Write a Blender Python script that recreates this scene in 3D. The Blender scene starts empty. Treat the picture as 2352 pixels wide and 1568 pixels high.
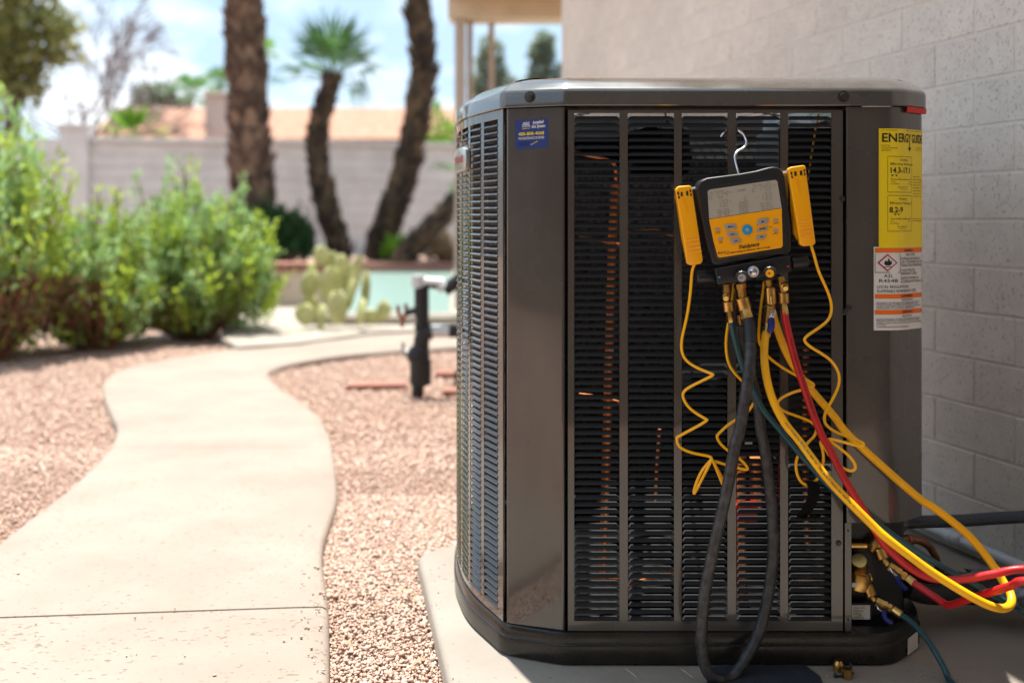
import bpy, bmesh, math, random
import numpy as np
from mathutils import Vector, Matrix
random.seed(7); rng = np.random.default_rng(11)
scene = bpy.context.scene
COL = scene.collection
rad = math.radians

# ------------------------------------------------------------------ camera
F = 2287.0; CX = 1176.0; HY = 505.5; CAMZ = 0.712
cam_d = bpy.data.cameras.new('camera'); cam = bpy.data.objects.new('camera', cam_d); COL.objects.link(cam)
cam.location = (0, 0, CAMZ); cam.rotation_euler = (rad(90), 0, 0)
cam_d.sensor_width = 36; cam_d.lens = F/2352*36
cam_d.shift_y = -(784-HY)/2352
cam_d.clip_start = .05; cam_d.clip_end = 2000
cam_d.dof.use_dof = True; cam_d.dof.focus_distance = 1.575; cam_d.dof.aperture_fstop = 2.35; cam_d.dof.aperture_blades = 0
scene.camera = cam

# ------------------------------------------------------------------ light
SUN_EL, SUN_AZ = rad(79), rad(-25)          # sun high, ahead of the camera and a little to the left
sdir = Vector((math.sin(SUN_AZ)*math.cos(SUN_EL), math.cos(SUN_AZ)*math.cos(SUN_EL), math.sin(SUN_EL)))
sl = bpy.data.lights.new('sun', 'SUN'); sl.energy = 4.7; sl.angle = rad(.53); sl.color = (1, .965, .91)
so = bpy.data.objects.new('sun', sl); COL.objects.link(so); so.location = (-3, 8, 12)
so.rotation_euler = sdir.to_track_quat('Z', 'Y').to_euler()

world = bpy.data.worlds.new('World'); scene.world = world; world.use_nodes = True
wn = world.node_tree; wn.nodes.clear()
def wnode(t, **k):
    n = wn.nodes.new(t)
    for a, b in k.items(): setattr(n, a, b)
    return n
sky = wnode('ShaderNodeTexSky', sky_type='NISHITA'); sky.sun_disc = False
sky.sun_elevation = SUN_EL; sky.sun_rotation = SUN_AZ; sky.altitude = 350; sky.air_density = 1.0; sky.dust_density = 1.6; sky.ozone_density = 1.0
tc = wnode('ShaderNodeTexCoord'); mp = wnode('ShaderNodeMapping'); mp.inputs['Scale'].default_value = (1, 1, 1.9); mp.inputs['Location'].default_value = (.35, .1, .2)
nz = wnode('ShaderNodeTexNoise'); nz.inputs['Scale'].default_value = 3.4; nz.inputs['Detail'].default_value = 9; nz.inputs['Roughness'].default_value = .56
cr = wnode('ShaderNodeValToRGB'); cr.color_ramp.elements[0].position = .50; cr.color_ramp.elements[1].position = .66
cl = wnode('ShaderNodeMix', data_type='RGBA'); cl.inputs['B'].default_value = (7.4, 7.6, 7.9, 1)
hz = wnode('ShaderNodeMix', data_type='RGBA'); hz.inputs['Factor'].default_value = .75; hz.inputs['B'].default_value = (3.2, 4.4, 5.6, 1)
bg = wnode('ShaderNodeBackground'); bg.inputs['Strength'].default_value = .095; ow = wnode('ShaderNodeOutputWorld')
wl = wn.links.new
wl(tc.outputs['Generated'], mp.inputs['Vector']); wl(mp.outputs[0], nz.inputs['Vector']); wl(nz.outputs['Fac'], cr.inputs[0])
wl(sky.outputs[0], hz.inputs['A']); wl(hz.outputs['Result'], cl.inputs['A']); wl(cr.outputs[0], cl.inputs['Factor'])
wl(cl.outputs['Result'], bg.inputs['Color']); wl(bg.outputs[0], ow.inputs[0])

vs = scene.view_settings; vs.view_transform = 'Standard'; vs.look = 'None'; vs.exposure = 1.2; vs.gamma = 1; vs.use_curve_mapping = False
scene.render.engine = 'CYCLES'
cy = scene.cycles; cy.use_denoising = True; cy.max_bounces = 8; cy.diffuse_bounces = 4; cy.glossy_bounces = 4; cy.transmission_bounces = 6
cy.transparent_max_bounces = 8; cy.caustics_reflective = False; cy.caustics_refractive = False; cy.sample_clamp_indirect = 6

# ------------------------------------------------------------------ pixel helpers (2352 x 1568 view of the photograph)
def P(x, y, Y): return Vector(((x-CX)/F*Y, Y, CAMZ-(y-HY)/F*Y))
def G(x, y, z=0.0):
    Y = (CAMZ-z)*F/(y-HY); return Vector(((x-CX)/F*Y, Y, z))
K = .6125
def zf(ox, oy, s): return lambda x, y: ((ox+x/s)*K, (oy+y/s)*K)
z1 = zf(2500, 450, 2.24); z2 = zf(2500, 950, 2.24); z3 = zf(2500, 1600, 1.6335); z4 = zf(3000, 1850, 2.2083)
z5 = zf(3140, 280, 1.568); z6 = zf(1680, 280, 2.529); z7 = zf(1540, 1900, 2.376)

# ------------------------------------------------------------------ materials
M = {}
def mat(name, col, rough=.5, metal=0., var=.0, vscale=12., bump=0., bscale=80., coat=0., spec=.5, island=None, detail=4, tint=None, sss=0, trans=0., ior=1.45, alpha=1.):
    m = bpy.data.materials.new(name); m.use_nodes = True; nt = m.node_tree; n = nt.nodes; L = nt.links.new
    b = n['Principled BSDF']; b.inputs['Base Color'].default_value = (*col, 1); b.inputs['Roughness'].default_value = rough
    b.inputs['Metallic'].default_value = metal; b.inputs['Coat Weight'].default_value = coat; b.inputs['Coat Roughness'].default_value = .08
    b.inputs['Specular IOR Level'].default_value = spec; b.inputs['IOR'].default_value = ior; b.inputs['Transmission Weight'].default_value = trans
    tcn = n.new('ShaderNodeTexCoord'); src = None
    if island:
        g = n.new('ShaderNodeNewGeometry'); r = n.new('ShaderNodeValToRGB'); r.color_ramp.interpolation = 'LINEAR'
        el = r.color_ramp.elements
        while len(el) > 1: el.remove(el[-1])
        el[0].position = 0; el[0].color = (*island[0], 1)
        for i, c in enumerate(island[1:]):
            e = el.new((i+1)/(len(island)-1)); e.color = (*c, 1)
        L(g.outputs['Random Per Island'], r.inputs[0]); src = r.outputs[0]
    if var:
        nn = n.new('ShaderNodeTexNoise'); nn.inputs['Scale'].default_value = vscale; nn.inputs['Detail'].default_value = detail
        L(tcn.outputs['Object'], nn.inputs['Vector'])
        mr = n.new('ShaderNodeMapRange'); mr.inputs['From Min'].default_value = .3; mr.inputs['From Max'].default_value = .7
        mr.inputs['To Min'].default_value = 1-var; mr.inputs['To Max'].default_value = 1+var
        L(nn.outputs['Fac'], mr.inputs['Value'])
        mx = n.new('ShaderNodeMix'); mx.data_type = 'RGBA'; mx.blend_type = 'MULTIPLY'; mx.inputs['Factor'].default_value = 1
        if src: L(src, mx.inputs['A'])
        else: mx.inputs['A'].default_value = (*col, 1)
        L(mr.outputs[0], mx.inputs['B']); src = mx.outputs['Result']
    if src: L(src, b.inputs['Base Color'])
    if bump:
        bn = n.new('ShaderNodeTexNoise'); bn.inputs['Scale'].default_value = bscale; bn.inputs['Detail'].default_value = 5
        L(tcn.outputs['Object'], bn.inputs['Vector'])
        bb = n.new('ShaderNodeBump'); bb.inputs['Strength'].default_value = bump; bb.inputs['Distance'].default_value = .01
        L(bn.outputs['Fac'], bb.inputs['Height']); L(bb.outputs[0], b.inputs['Normal'])
    M[name] = m; return m

def coat_ior(name, v): M[name].node_tree.nodes['Principled BSDF'].inputs['Coat IOR'].default_value = v
def nodes_of(name):
    m = M[name]; return m.node_tree.nodes, m.node_tree.links.new, m.node_tree.nodes['Principled BSDF']

mat('paint', (.050, .046, .041), .24, var=.10, vscale=7, bump=.008, bscale=160, coat=.7, spec=.5)
mat('shaded_slat', (.012, .013, .0145), .62, spec=.30)  # cabinet paint darkened for the front slats, shade put into the colour
mat('skylit_slat', (.030, .031, .033), .22, coat=.5)  # lighter copy for the side slats, sky reflection put into the colour
mat('cap_paint', (.056, .055, .051), .36, var=.08, vscale=7, coat=1.)
mat('base_paint', (.011, .010, .009), .26, var=.25, vscale=9, bump=.03, bscale=120)
mat('black_metal', (.012, .012, .013), .5, var=.2)
mat('seam', (.006, .006, .006), .9, spec=.1)
mat('screw', (.05, .048, .046), .4, metal=.6)
mat('fins', (.16, .14, .125), .55, metal=.35)
mat('copper', (.85, .30, .10), .30, metal=.45, var=.25, vscale=40)
mat('copper_old', (.30, .13, .07), .38, metal=.9, var=.35, vscale=60)
mat('brass', (.58, .36, .11), .30, metal=1, var=.22, vscale=90)
mat('brass_dark', (.42, .26, .09), .36, metal=1, var=.3, vscale=90)
mat('steel', (.62, .63, .65), .22, metal=1, var=.08, vscale=60)
mat('red_plastic', (.55, .01, .01), .4)
mat('red_hose', (.46, .012, .014), .38, var=.12, vscale=40, bump=.04, bscale=300)
mat('yellow_hose', (.90, .44, .003), .38, var=.10, vscale=30, bump=.04, bscale=300)
mat('teal_hose', (.012, .060, .075), .38, var=.12, vscale=30)
mat('black_hose', (.030, .030, .032), .42, var=.75, vscale=85, bump=.16, bscale=140, detail=8)
mat('cord', (.95, .46, .001), .35)
mat('rubber', (.012, .012, .013), .45, bump=.05, bscale=500)
mat('black_plastic', (.013, .013, .014), .35)
mat('clamp_yellow', (.93, .40, .001), .30, coat=.2, bump=.02, bscale=200)
mat('keypad', (.95, .40, .001), .40)
mat('lcd', (.40, .375, .31), .22, coat=.6)
mat('lcd_dark', (.285, .267, .222), .4)
mat('button_grey', (.33, .31, .29), .45)
mat('button_blue', (.02, .28, .52), .4)
mat('ink', (.012, .011, .010), .5)
mat('ink_soft', (.10, .075, .03), .6)
mat('white_print', (.78, .78, .76), .5)
mat('sticker_blue', (.012, .035, .19), .35, coat=.4)
mat('yellow_print', (.78, .62, .03), .5)
mat('sticker_blue_dark', (.008, .02, .10), .4)
mat('label_yellow', (.80, .60, .006), .42, coat=.1)
mat('label_white', (.66, .65, .63), .45)
mat('label_orange', (.78, .15, .01), .45)
mat('label_red', (.42, .01, .02), .45)
mat('valve_blue', (.008, .02, .16), .4)
mat('badge', (.42, .44, .43), .30, metal=.4)
mat('pvc', (.58, .60, .60), .4, var=.08)
mat('conduit', (.035, .042, .055), .38, var=.1)
mat('foam', (.010, .010, .011), .65, bump=.3, bscale=60)
mat('tape', (.20, .21, .24), .35, metal=.4, bump=.4, bscale=50)
mat('silver_label', (.62, .61, .60), .4)

def dusty(name, dust=(.20, .165, .13), amt=.16):
    n, L, b = nodes_of(name); geo = n.new('ShaderNodeNewGeometry')
    mpn = n.new('ShaderNodeMapping'); mpn.inputs['Scale'].default_value = (26, 26, 5); L(geo.outputs['Position'], mpn.inputs['Vector'])
    a = n.new('ShaderNodeTexNoise'); a.inputs['Scale'].default_value = 1; a.inputs['Detail'].default_value = 3; a.inputs['Roughness'].default_value = .5; L(mpn.outputs[0], a.inputs['Vector'])
    mr = n.new('ShaderNodeMapRange'); mr.inputs['From Min'].default_value = .30; mr.inputs['From Max'].default_value = .80; mr.inputs['To Max'].default_value = amt; L(a.outputs['Fac'], mr.inputs['Value'])
    mx = n.new('ShaderNodeMix'); mx.data_type = 'RGBA'; L(b.inputs['Base Color'].links[0].from_socket, mx.inputs['A']); mx.inputs['B'].default_value = (*dust, 1); L(mr.outputs[0], mx.inputs['Factor']); L(mx.outputs['Result'], b.inputs['Base Color'])
    c = n.new('ShaderNodeTexNoise'); c.inputs['Scale'].default_value = 9; c.inputs['Detail'].default_value = 3; L(geo.outputs['Position'], c.inputs['Vector'])
    m2 = n.new('ShaderNodeMapRange'); m2.inputs['From Min'].default_value = .35; m2.inputs['From Max'].default_value = .7; m2.inputs['To Min'].default_value = .16; m2.inputs['To Max'].default_value = .36; L(c.outputs['Fac'], m2.inputs['Value']); L(m2.outputs[0], b.inputs['Roughness'])
    m3 = n.new('ShaderNodeMapRange'); m3.inputs['From Min'].default_value = .35; m3.inputs['From Max'].default_value = .7; m3.inputs['To Min'].default_value = .03; m3.inputs['To Max'].default_value = .13; L(c.outputs['Fac'], m3.inputs['Value']); L(m3.outputs[0], b.inputs['Coat Roughness'])
coat_ior('paint', 1.62); coat_ior('cap_paint', 1.7); coat_ior('skylit_slat', 1.5)
dusty('paint', amt=.10); dusty('cap_paint', amt=.12); dusty('base_paint', amt=.05)

# painted concrete block: pits and a rough skin
mat('block', (.75, .665, .575), .82, var=.07, vscale=16)
n, L, b = nodes_of('block')
tcn = n.new('ShaderNodeTexCoord'); geo = n.new('ShaderNodeNewGeometry')
pn = n.new('ShaderNodeTexNoise'); pn.inputs['Scale'].default_value = 1; pn.inputs['Detail'].default_value = 3; pm = n.new('ShaderNodeMapping'); pm.inputs['Scale'].default_value = (230, 230, 120); L(geo.outputs['Position'], pm.inputs['Vector']); L(pm.outputs[0], pn.inputs['Vector'])
pr = n.new('ShaderNodeMapRange'); pr.inputs['From Min'].default_value = .34; pr.inputs['From Max'].default_value = .41; L(pn.outputs['Fac'], pr.inputs['Value'])
fn = n.new('ShaderNodeTexNoise'); fn.inputs['Scale'].default_value = 260; fn.inputs['Detail'].default_value = 3; L(geo.outputs['Position'], fn.inputs['Vector'])
ad = n.new('ShaderNodeMath'); ad.operation = 'MULTIPLY_ADD'; ad.inputs[1].default_value = .22; L(fn.outputs['Fac'], ad.inputs[0]); L(pr.outputs[0], ad.inputs[2])
bb = n.new('ShaderNodeBump'); bb.inputs['Strength'].default_value = .6; bb.inputs['Distance'].default_value = .002; L(ad.outputs[0], bb.inputs['Height']); L(bb.outputs[0], b.inputs['Normal'])
old = b.inputs['Base Color'].links[0].from_socket
mx = n.new('ShaderNodeMix'); mx.data_type = 'RGBA'; mx.inputs['A'].default_value = (.50, .445, .385, 1); L(old, mx.inputs['B']); L(pr.outputs[0], mx.inputs['Factor']); L(mx.outputs['Result'], b.inputs['Base Color'])
_n, _L, _b = nodes_of('block')
_oi = _n.new('ShaderNodeObjectInfo'); _g = _n.new('ShaderNodeNewGeometry'); _s = _n.new('ShaderNodeTexNoise'); _s.inputs['Scale'].default_value = 2.2; _s.inputs['Detail'].default_value = 6; _L(_g.outputs['Position'], _s.inputs['Vector'])
_a = _n.new('ShaderNodeMath'); _a.operation = 'MULTIPLY_ADD'; _a.inputs[1].default_value = .09; _a.inputs[2].default_value = .79; _L(_oi.outputs['Random'], _a.inputs[0])
_c = _n.new('ShaderNodeMath'); _c.operation = 'MULTIPLY_ADD'; _c.inputs[1].default_value = .32; _L(_s.outputs['Fac'], _c.inputs[0]); _L(_a.outputs[0], _c.inputs[2])
_m = _n.new('ShaderNodeMix'); _m.data_type = 'RGBA'; _m.blend_type = 'MULTIPLY'; _m.inputs['Factor'].default_value = 1; _L(_b.inputs['Base Color'].links[0].from_socket, _m.inputs['A']); _L(_c.outputs[0], _m.inputs['B']); _L(_m.outputs['Result'], _b.inputs['Base Color'])
mat('mortar', (.72, .645, .56), .9, bump=.25, bscale=120)

# concrete of the path and the pad
def concrete(name, c1, c2, pit=.35, pscale=130):
    mat(name, c1, .85)
    n, L, b = nodes_of(name)
    geo = n.new('ShaderNodeNewGeometry')
    a = n.new('ShaderNodeTexNoise'); a.inputs['Scale'].default_value = 2.6; a.inputs['Detail'].default_value = 8; a.inputs['Roughness'].default_value = .62; L(geo.outputs['Position'], a.inputs['Vector'])
    r = n.new('ShaderNodeValToRGB'); r.color_ramp.elements[0].position = .32; r.color_ramp.elements[1].position = .68
    r.color_ramp.elements[0].color = (*c2, 1); r.color_ramp.elements[1].color = (*c1, 1); L(a.outputs['Fac'], r.inputs[0])
    mpn = n.new('ShaderNodeMapping'); mpn.inputs['Scale'].default_value = (.55, 1, 1); L(geo.outputs['Position'], mpn.inputs['Vector'])
    p = n.new('ShaderNodeTexNoise'); p.inputs['Scale'].default_value = pscale; p.inputs['Detail'].default_value = 3; L(mpn.outputs[0], p.inputs['Vector'])
    q = n.new('ShaderNodeTexNoise'); q.inputs['Scale'].default_value = 5; L(geo.outputs['Position'], q.inputs['Vector'])
    th = n.new('ShaderNodeMath'); th.operation = 'MULTIPLY_ADD'; th.inputs[1].default_value = .16; th.inputs[2].default_value = 0; L(q.outputs['Fac'], th.inputs[0])
    su = n.new('ShaderNodeMath'); su.operation = 'SUBTRACT'; L(p.outputs['Fac'], su.inputs[0]); L(th.outputs[0], su.inputs[1])
    mr = n.new('ShaderNodeMapRange'); mr.inputs['From Min'].default_value = pit-.14; mr.inputs['From Max'].default_value = pit-.08; L(su.outputs[0], mr.inputs['Value'])
    mx = n.new('ShaderNodeMix'); mx.data_type = 'RGBA'; mx.inputs['A'].default_value = (c1[0]*.60, c1[1]*.52, c1[2]*.44, 1); L(r.outputs[0], mx.inputs['B']); L(mr.outputs[0], mx.inputs['Factor'])
    L(mx.outputs['Result'], b.inputs['Base Color'])
    f = n.new('ShaderNodeTexNoise'); f.inputs['Scale'].default_value = 240; f.inputs['Detail'].default_value = 4; L(geo.outputs['Position'], f.inputs['Vector'])
    ad = n.new('ShaderNodeMath'); ad.operation = 'MULTIPLY_ADD'; ad.inputs[1].default_value = .35; L(f.outputs['Fac'], ad.inputs[0]); L(mr.outputs[0], ad.inputs[2])
    bb = n.new('ShaderNodeBump'); bb.inputs['Strength'].default_value = .5; bb.inputs['Distance'].default_value = .0035; L(ad.outputs[0], bb.inputs['Height']); L(bb.outputs[0], b.inputs['Normal'])
concrete('path_concrete', (.300, .246, .200), (.240, .193, .154), .362)
concrete('pad_concrete', (.30, .260, .215), (.225, .195, .16), .32, 170)
concrete('deck_concrete', (.34, .30, .25), (.28, .245, .20), .30, 90)
concrete('gravel_bed', (.34, .225, .17), (.27, .175, .13), .40, 60)

mat('stones', (.4, .3, .25), .8, island=[(.41, .26, .19), (.50, .335, .255), (.53, .37, .29), (.46, .30, .225), (.55, .41, .33), (.50, .345, .265), (.58, .46, .38), (.43, .275, .20)])
mat('stucco', (.50, .40, .31), .9, var=.08, bump=.2)
mat('wood_paint', (.66, .54, .39), .7, var=.08, vscale=6)
mat('post_paint', (.52, .44, .36), .7, var=.05)
mat('garden_wall', (.62, .61, .59), .9, var=.10, vscale=3, bump=.2)
mat('wall_cap', (.56, .545, .525), .9, var=.1)
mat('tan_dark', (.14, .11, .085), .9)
mat('brick_red', (.30, .135, .095), .85, var=.2, vscale=8)
mat('tan_wall', (.52, .42, .32), .9, var=.08)
mat('roof_tile', (.56, .32, .22), .85, var=.18, vscale=5)
mat('far_stucco', (.58, .46, .40), .9)
mat('pool_tile', (.12, .34, .34), .4)
mat('water', (.20, .29, .25), .30, bump=.12, bscale=2.2, spec=.4)
mat('bark_palm', (.12, .070, .045), .9, island=[(.03, .017, .012), (.13, .078, .052), (.07, .04, .028), (.26, .165, .11), (.09, .05, .036)])  # lightest tone paints sunlit bits onto the leaf bases
mat('bark_dark', (.05, .034, .024), .9, island=[(.018, .012, .009), (.055, .036, .024), (.14, .09, .05), (.03, .02, .015)])
mat('bark', (.10, .075, .055), .9, var=.3)
mat('twig', (.26, .13, .08), .8, var=.3)
mat('grey_twig', (.20, .165, .16), .9)
def leaf(name, cols):
    m = mat(name, cols[0], .55, island=cols)
    n, L, b = nodes_of(name)
    tr = n.new('ShaderNodeBsdfTranslucent'); ms = n.new('ShaderNodeMixShader'); ms.inputs[0].default_value = .5
    L(b.inputs['Base Color'].links[0].from_socket, tr.inputs['Color']); L(b.outputs[0], ms.inputs[1]); L(tr.outputs[0], ms.inputs[2])
    L(ms.outputs[0], n['Material Output'].inputs['Surface'])
leaf('leaf_bush', [(.06, .12, .03), (.16, .26, .06), (.26, .42, .04), (.13, .22, .08), (.22, .34, .14), (.09, .16, .05), (.34, .50, .03), (.18, .28, .12)])
leaf('leaf_sage', [(.08, .13, .05), (.22, .33, .11), (.34, .46, .05), (.27, .40, .20), (.10, .15, .06), (.42, .55, .05), (.20, .29, .10)])
leaf('leaf_lime', [(.38, .52, .05), (.48, .62, .08), (.32, .44, .05), (.52, .62, .10)])
leaf('leaf_pale', [(.32, .50, .20), (.42, .60, .28), (.26, .42, .15), (.38, .55, .20)])
leaf('leaf_olive', [(.15, .21, .06), (.24, .30, .09), (.09, .13, .04), (.28, .27, .11)])
leaf('leaf_dead', [(.30, .15, .08), (.20, .10, .055), (.38, .22, .12)])
leaf('leaf_dark', [(.012, .045, .012), (.03, .09, .022), (.045, .12, .03), (.018, .06, .02)])
leaf('leaf_palm', [(.07, .17, .05), (.12, .25, .07), (.16, .30, .07), (.09, .20, .08)])
leaf('leaf_pine', [(.26, .28, .09), (.36, .37, .12), (.18, .20, .08), (.42, .42, .14)])
leaf('leaf_grey', [(.22, .28, .20), (.30, .37, .27), (.16, .21, .15)])
leaf('leaf_bright', [(.16, .34, .02), (.24, .44, .03), (.12, .28, .03)])
leaf('leaf_dry', [(.50, .36, .20), (.58, .45, .28), (.40, .26, .14)])
mat('cactus', (.46, .46, .20), .6, var=.25, vscale=9, bump=.1, bscale=40)
mat('cactus_rim', (.46, .36, .18), .7, var=.2)

# ------------------------------------------------------------------ object helpers
ORG = {}
def org(p): return ORG[p.name] if p is not None else Vector((0, 0, 0))
def tag(o, label=None, cat=None, group=None, kind=None):
    for k, v in (('label', label), ('category', cat), ('group', group), ('kind', kind)):
        if v: o[k] = v
    return o
def thing(name, loc, label, cat, group=None):
    o = bpy.data.objects.new(name, None); COL.objects.link(o); o.location = loc; o.empty_display_size = .05
    ORG[o.name] = Vector(loc); return tag(o, label, cat, group)
def place(name, me, parent=None, loc=None, rot=None):
    """link a mesh whose vertices are local to world point loc"""
    o = bpy.data.objects.new(name, me); COL.objects.link(o)
    loc = Vector(loc) if loc is not None else org(parent)
    o.location = loc-org(parent); ORG[o.name] = loc
    if rot is not None: o.rotation_euler = rot
    if parent is not None: o.parent = parent
    return o

def catmull(pts, n=8, closed=False):
    pts = [Vector(p) for p in pts]; out = []
    N = len(pts)
    for i in range(N if closed else N-1):
        if closed: a, b, c, d = pts[i-1], pts[i], pts[(i+1) % N], pts[(i+2) % N]
        else:
            b, c = pts[i], pts[i+1]; a = pts[i-1] if i else b*2-c; d = pts[i+2] if i+2 < N else c*2-b
        for k in range(n):
            t = k/n; out.append(.5*((2*b)+(c-a)*t+(2*a-5*b+4*c-d)*t*t+(3*b-a-3*c+d)*t**3))
    if not closed: out.append(pts[-1])
    return out

class MB:
    """collects shapes given in world coordinates; build() makes one mesh object"""
    def __init__(s): s.v = []; s.f = []; s.m = []; s.mi = 0
    def add(s, v, f):
        o = len(s.v); s.v += [tuple(p) for p in v]; s.f += [tuple(i+o for i in q) for q in f]; s.m += [s.mi]*len(f); return s
    def box(s, a, b, rz=0, c=None):
        x0, y0, z0 = a; x1, y1, z1_ = b
        v = [Vector(p) for p in ((x0, y0, z0), (x1, y0, z0), (x1, y1, z0), (x0, y1, z0), (x0, y0, z1_), (x1, y0, z1_), (x1, y1, z1_), (x0, y1, z1_))]
        if rz:
            c = Vector(c) if c is not None else Vector(((x0+x1)/2, (y0+y1)/2, 0)); R = Matrix.Rotation(rz, 3, 'Z'); v = [R @ (p-c)+c for p in v]
        return s.add(v, [(0, 3, 2, 1), (4, 5, 6, 7), (0, 1, 5, 4), (1, 2, 6, 5), (2, 3, 7, 6), (3, 0, 4, 7)])
    def hexa(s, v): return s.add(v, [(0, 3, 2, 1), (4, 5, 6, 7), (0, 1, 5, 4), (1, 2, 6, 5), (2, 3, 7, 6), (3, 0, 4, 7)])
    def tube(s, pts, r, seg=10, caps=True, rr=None):
        pts = [Vector(p) for p in pts]; N = len(pts); v = []; f = []
        t0 = (pts[1]-pts[0]).normalized(); u = t0.orthogonal().normalized()
        for i, p in enumerate(pts):
            t = (pts[min(i+1, N-1)]-pts[max(i-1, 0)]).normalized(); u = (u-t*u.dot(t)).normalized(); w = t.cross(u)
            ri = rr[i] if rr is not None else (r(i/(N-1)) if callable(r) else r)
            for k in range(seg):
                a = 2*math.pi*k/seg; v.append(p+(u*math.cos(a)+w*math.sin(a))*ri)
        for i in range(N-1):
            for k in range(seg):
                k2 = (k+1) % seg; f.append((i*seg+k, i*seg+k2, (i+1)*seg+k2, (i+1)*seg+k))
        if caps: f.append(tuple(range(seg-1, -1, -1))); f.append(tuple(range((N-1)*seg, N*seg)))
        return s.add(v, f)
    def rev(s, p0, p1, prof, seg=16, knurl=0.):
        """surface of revolution about p0->p1; prof: (distance fraction 0..1, radius[, knurled])"""
        p0 = Vector(p0); p1 = Vector(p1); ax = p1-p0; t = ax.normalized(); u = t.orthogonal().normalized(); w = t.cross(u); v = []; f = []
        for j, q in enumerate(prof):
            for k in range(seg):
                a = 2*math.pi*k/seg; r = q[1]
                if len(q) > 2 and q[2]: r *= 1-(.07 if (k+j) % 2 else 0)
                v.append(p0+ax*q[0]+(u*math.cos(a)+w*math.sin(a))*r)
        N = len(prof)
        for i in range(N-1):
            for k in range(seg):
                k2 = (k+1) % seg; f.append((i*seg+k, i*seg+k2, (i+1)*seg+k2, (i+1)*seg+k))
        f.append(tuple(range(seg-1, -1, -1))); f.append(tuple(range((N-1)*seg, N*seg)))
        return s.add(v, f)
    def prism(s, poly, d):
        """poly: world points of a planar outline, extruded by vector d"""
        poly = [Vector(p) for p in poly]; d = Vector(d); N = len(poly)
        v = poly+[p+d for p in poly]
        f = [tuple(range(N-1, -1, -1)), tuple(range(N, 2*N))]+[(i, (i+1) % N, (i+1) % N+N, i+N) for i in range(N)]
        return s.add(v, f)
    def loft(s, rings, closed=True, cap0=False, cap1=False):
        N = len(rings[0]); v = [p for r in rings for p in r]; f = []
        for i in range(len(rings)-1):
            for k in range(N if closed else N-1):
                k2 = (k+1) % N; f.append((i*N+k, i*N+k2, (i+1)*N+k2, (i+1)*N+k))
        if cap0: f.append(tuple(range(N-1, -1, -1)))
        if cap1: f.append(tuple(range((len(rings)-1)*N, len(rings)*N)))
        return s.add(v, f)
    def build(s, name, mats, parent=None, loc=None, bevel=0, bseg=2, smooth=35, recalc=True):
        if isinstance(mats, str): mats = [mats]
        o = Vector(loc) if loc is not None else org(parent)
        me = bpy.data.meshes.new(name); me.from_pydata([(p[0]-o.x, p[1]-o.y, p[2]-o.z) for p in s.v], [], s.f)
        if recalc or bevel:
            bm = bmesh.new(); bm.from_mesh(me)
            if len(set(s.m)) > 1:
                bm.faces.ensure_lookup_table()
                for fc, mi in zip(bm.faces, s.m): fc.material_index = mi
            bmesh.ops.recalc_face_normals(bm, faces=bm.faces)
            if bevel:
                ed = [e for e in bm.edges if len(e.link_faces) == 2 and e.calc_face_angle(0) > rad(28)]
                bmesh.ops.bevel(bm, geom=ed, offset=bevel, segments=bseg, profile=.5, affect='EDGES', clamp_overlap=True)
            bm.to_mesh(me); bm.free()
        elif len(set(s.m)) > 1: me.polygons.foreach_set('material_index', s.m)
        for k in mats: me.materials.append(M[k])
        if smooth:
            me.polygons.foreach_set('use_smooth', [True]*len(me.polygons)); me.set_sharp_from_angle(angle=rad(smooth))
        return place(name, me, parent, loc=o)

def np_mesh(name, V, Fq, mats, parent=None, loc=None, mi=None, smooth=False):
    """V (n,3) world, Fq (m,k) faces all with k corners"""
    o = Vector(loc) if loc is not None else org(parent)
    me = bpy.data.meshes.new(name); V = np.asarray(V, dtype=np.float32)-np.array(o, dtype=np.float32); Fq = np.asarray(Fq, dtype=np.int32); k = Fq.shape[1]
    me.vertices.add(len(V)); me.vertices.foreach_set('co', V.ravel())
    me.loops.add(Fq.size); me.loops.foreach_set('vertex_index', Fq.ravel())
    me.polygons.add(len(Fq)); me.polygons.foreach_set('loop_start', np.arange(0, Fq.size, k, dtype=np.int32))
    if isinstance(mats, str): mats = [mats]
    for q in mats: me.materials.append(M[q])
    if mi is not None: me.polygons.foreach_set('material_index', np.asarray(mi, dtype=np.int32))
    if smooth: me.polygons.foreach_set('use_smooth', [True]*len(Fq))
    me.update(calc_edges=True); me.validate()
    return place(name, me, parent, loc=o)

# lettering: a font curve turned into a mesh and mapped by a function (u, v) -> world, u along the line (0..1), v in letter heights
def text_verts(s, bold=False, shear=0.):
    cu = bpy.data.curves.new('lettering', 'FONT'); cu.body = s; cu.size = 1; cu.resolution_u = 2; cu.shear = shear
    if bold: cu.offset = .018
    ob = bpy.data.objects.new('lettering', cu); me = bpy.data.meshes.new_from_object(ob)
    v = [tuple(p.co) for p in me.vertices]; f = [tuple(p.vertices) for p in me.polygons]
    bpy.data.objects.remove(ob); bpy.data.curves.remove(cu); bpy.data.meshes.remove(me)
    return v, f
class Print(MB):
    def text(s, string, fn, bold=False, shear=0.):
        v, f = text_verts(string, bold, shear)
        if not v: return s
        xs = [p[0] for p in v]; x0, x1 = min(xs), max(xs); h = .70
        return s.add([fn((p[0]-x0)/(x1-x0), p[1]/h) for p in v], f)
    def quad(s, a, b, c, d): return s.add([a, b, c, d], [(0, 1, 2, 3)])
def line_fn(p0, p1, h, place_fn):
    """baseline p0->p1 and letter height h in picture units (y down); place_fn maps picture x,y to world"""
    dx, dy = p1[0]-p0[0], p1[1]-p0[1]; l = math.hypot(dx, dy); ux, uy = dx/l, dy/l; vx, vy = uy, -ux
    return lambda u, v: place_fn(p0[0]+dx*u+vx*h*v, p0[1]+dy*u+vy*h*v)

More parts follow.
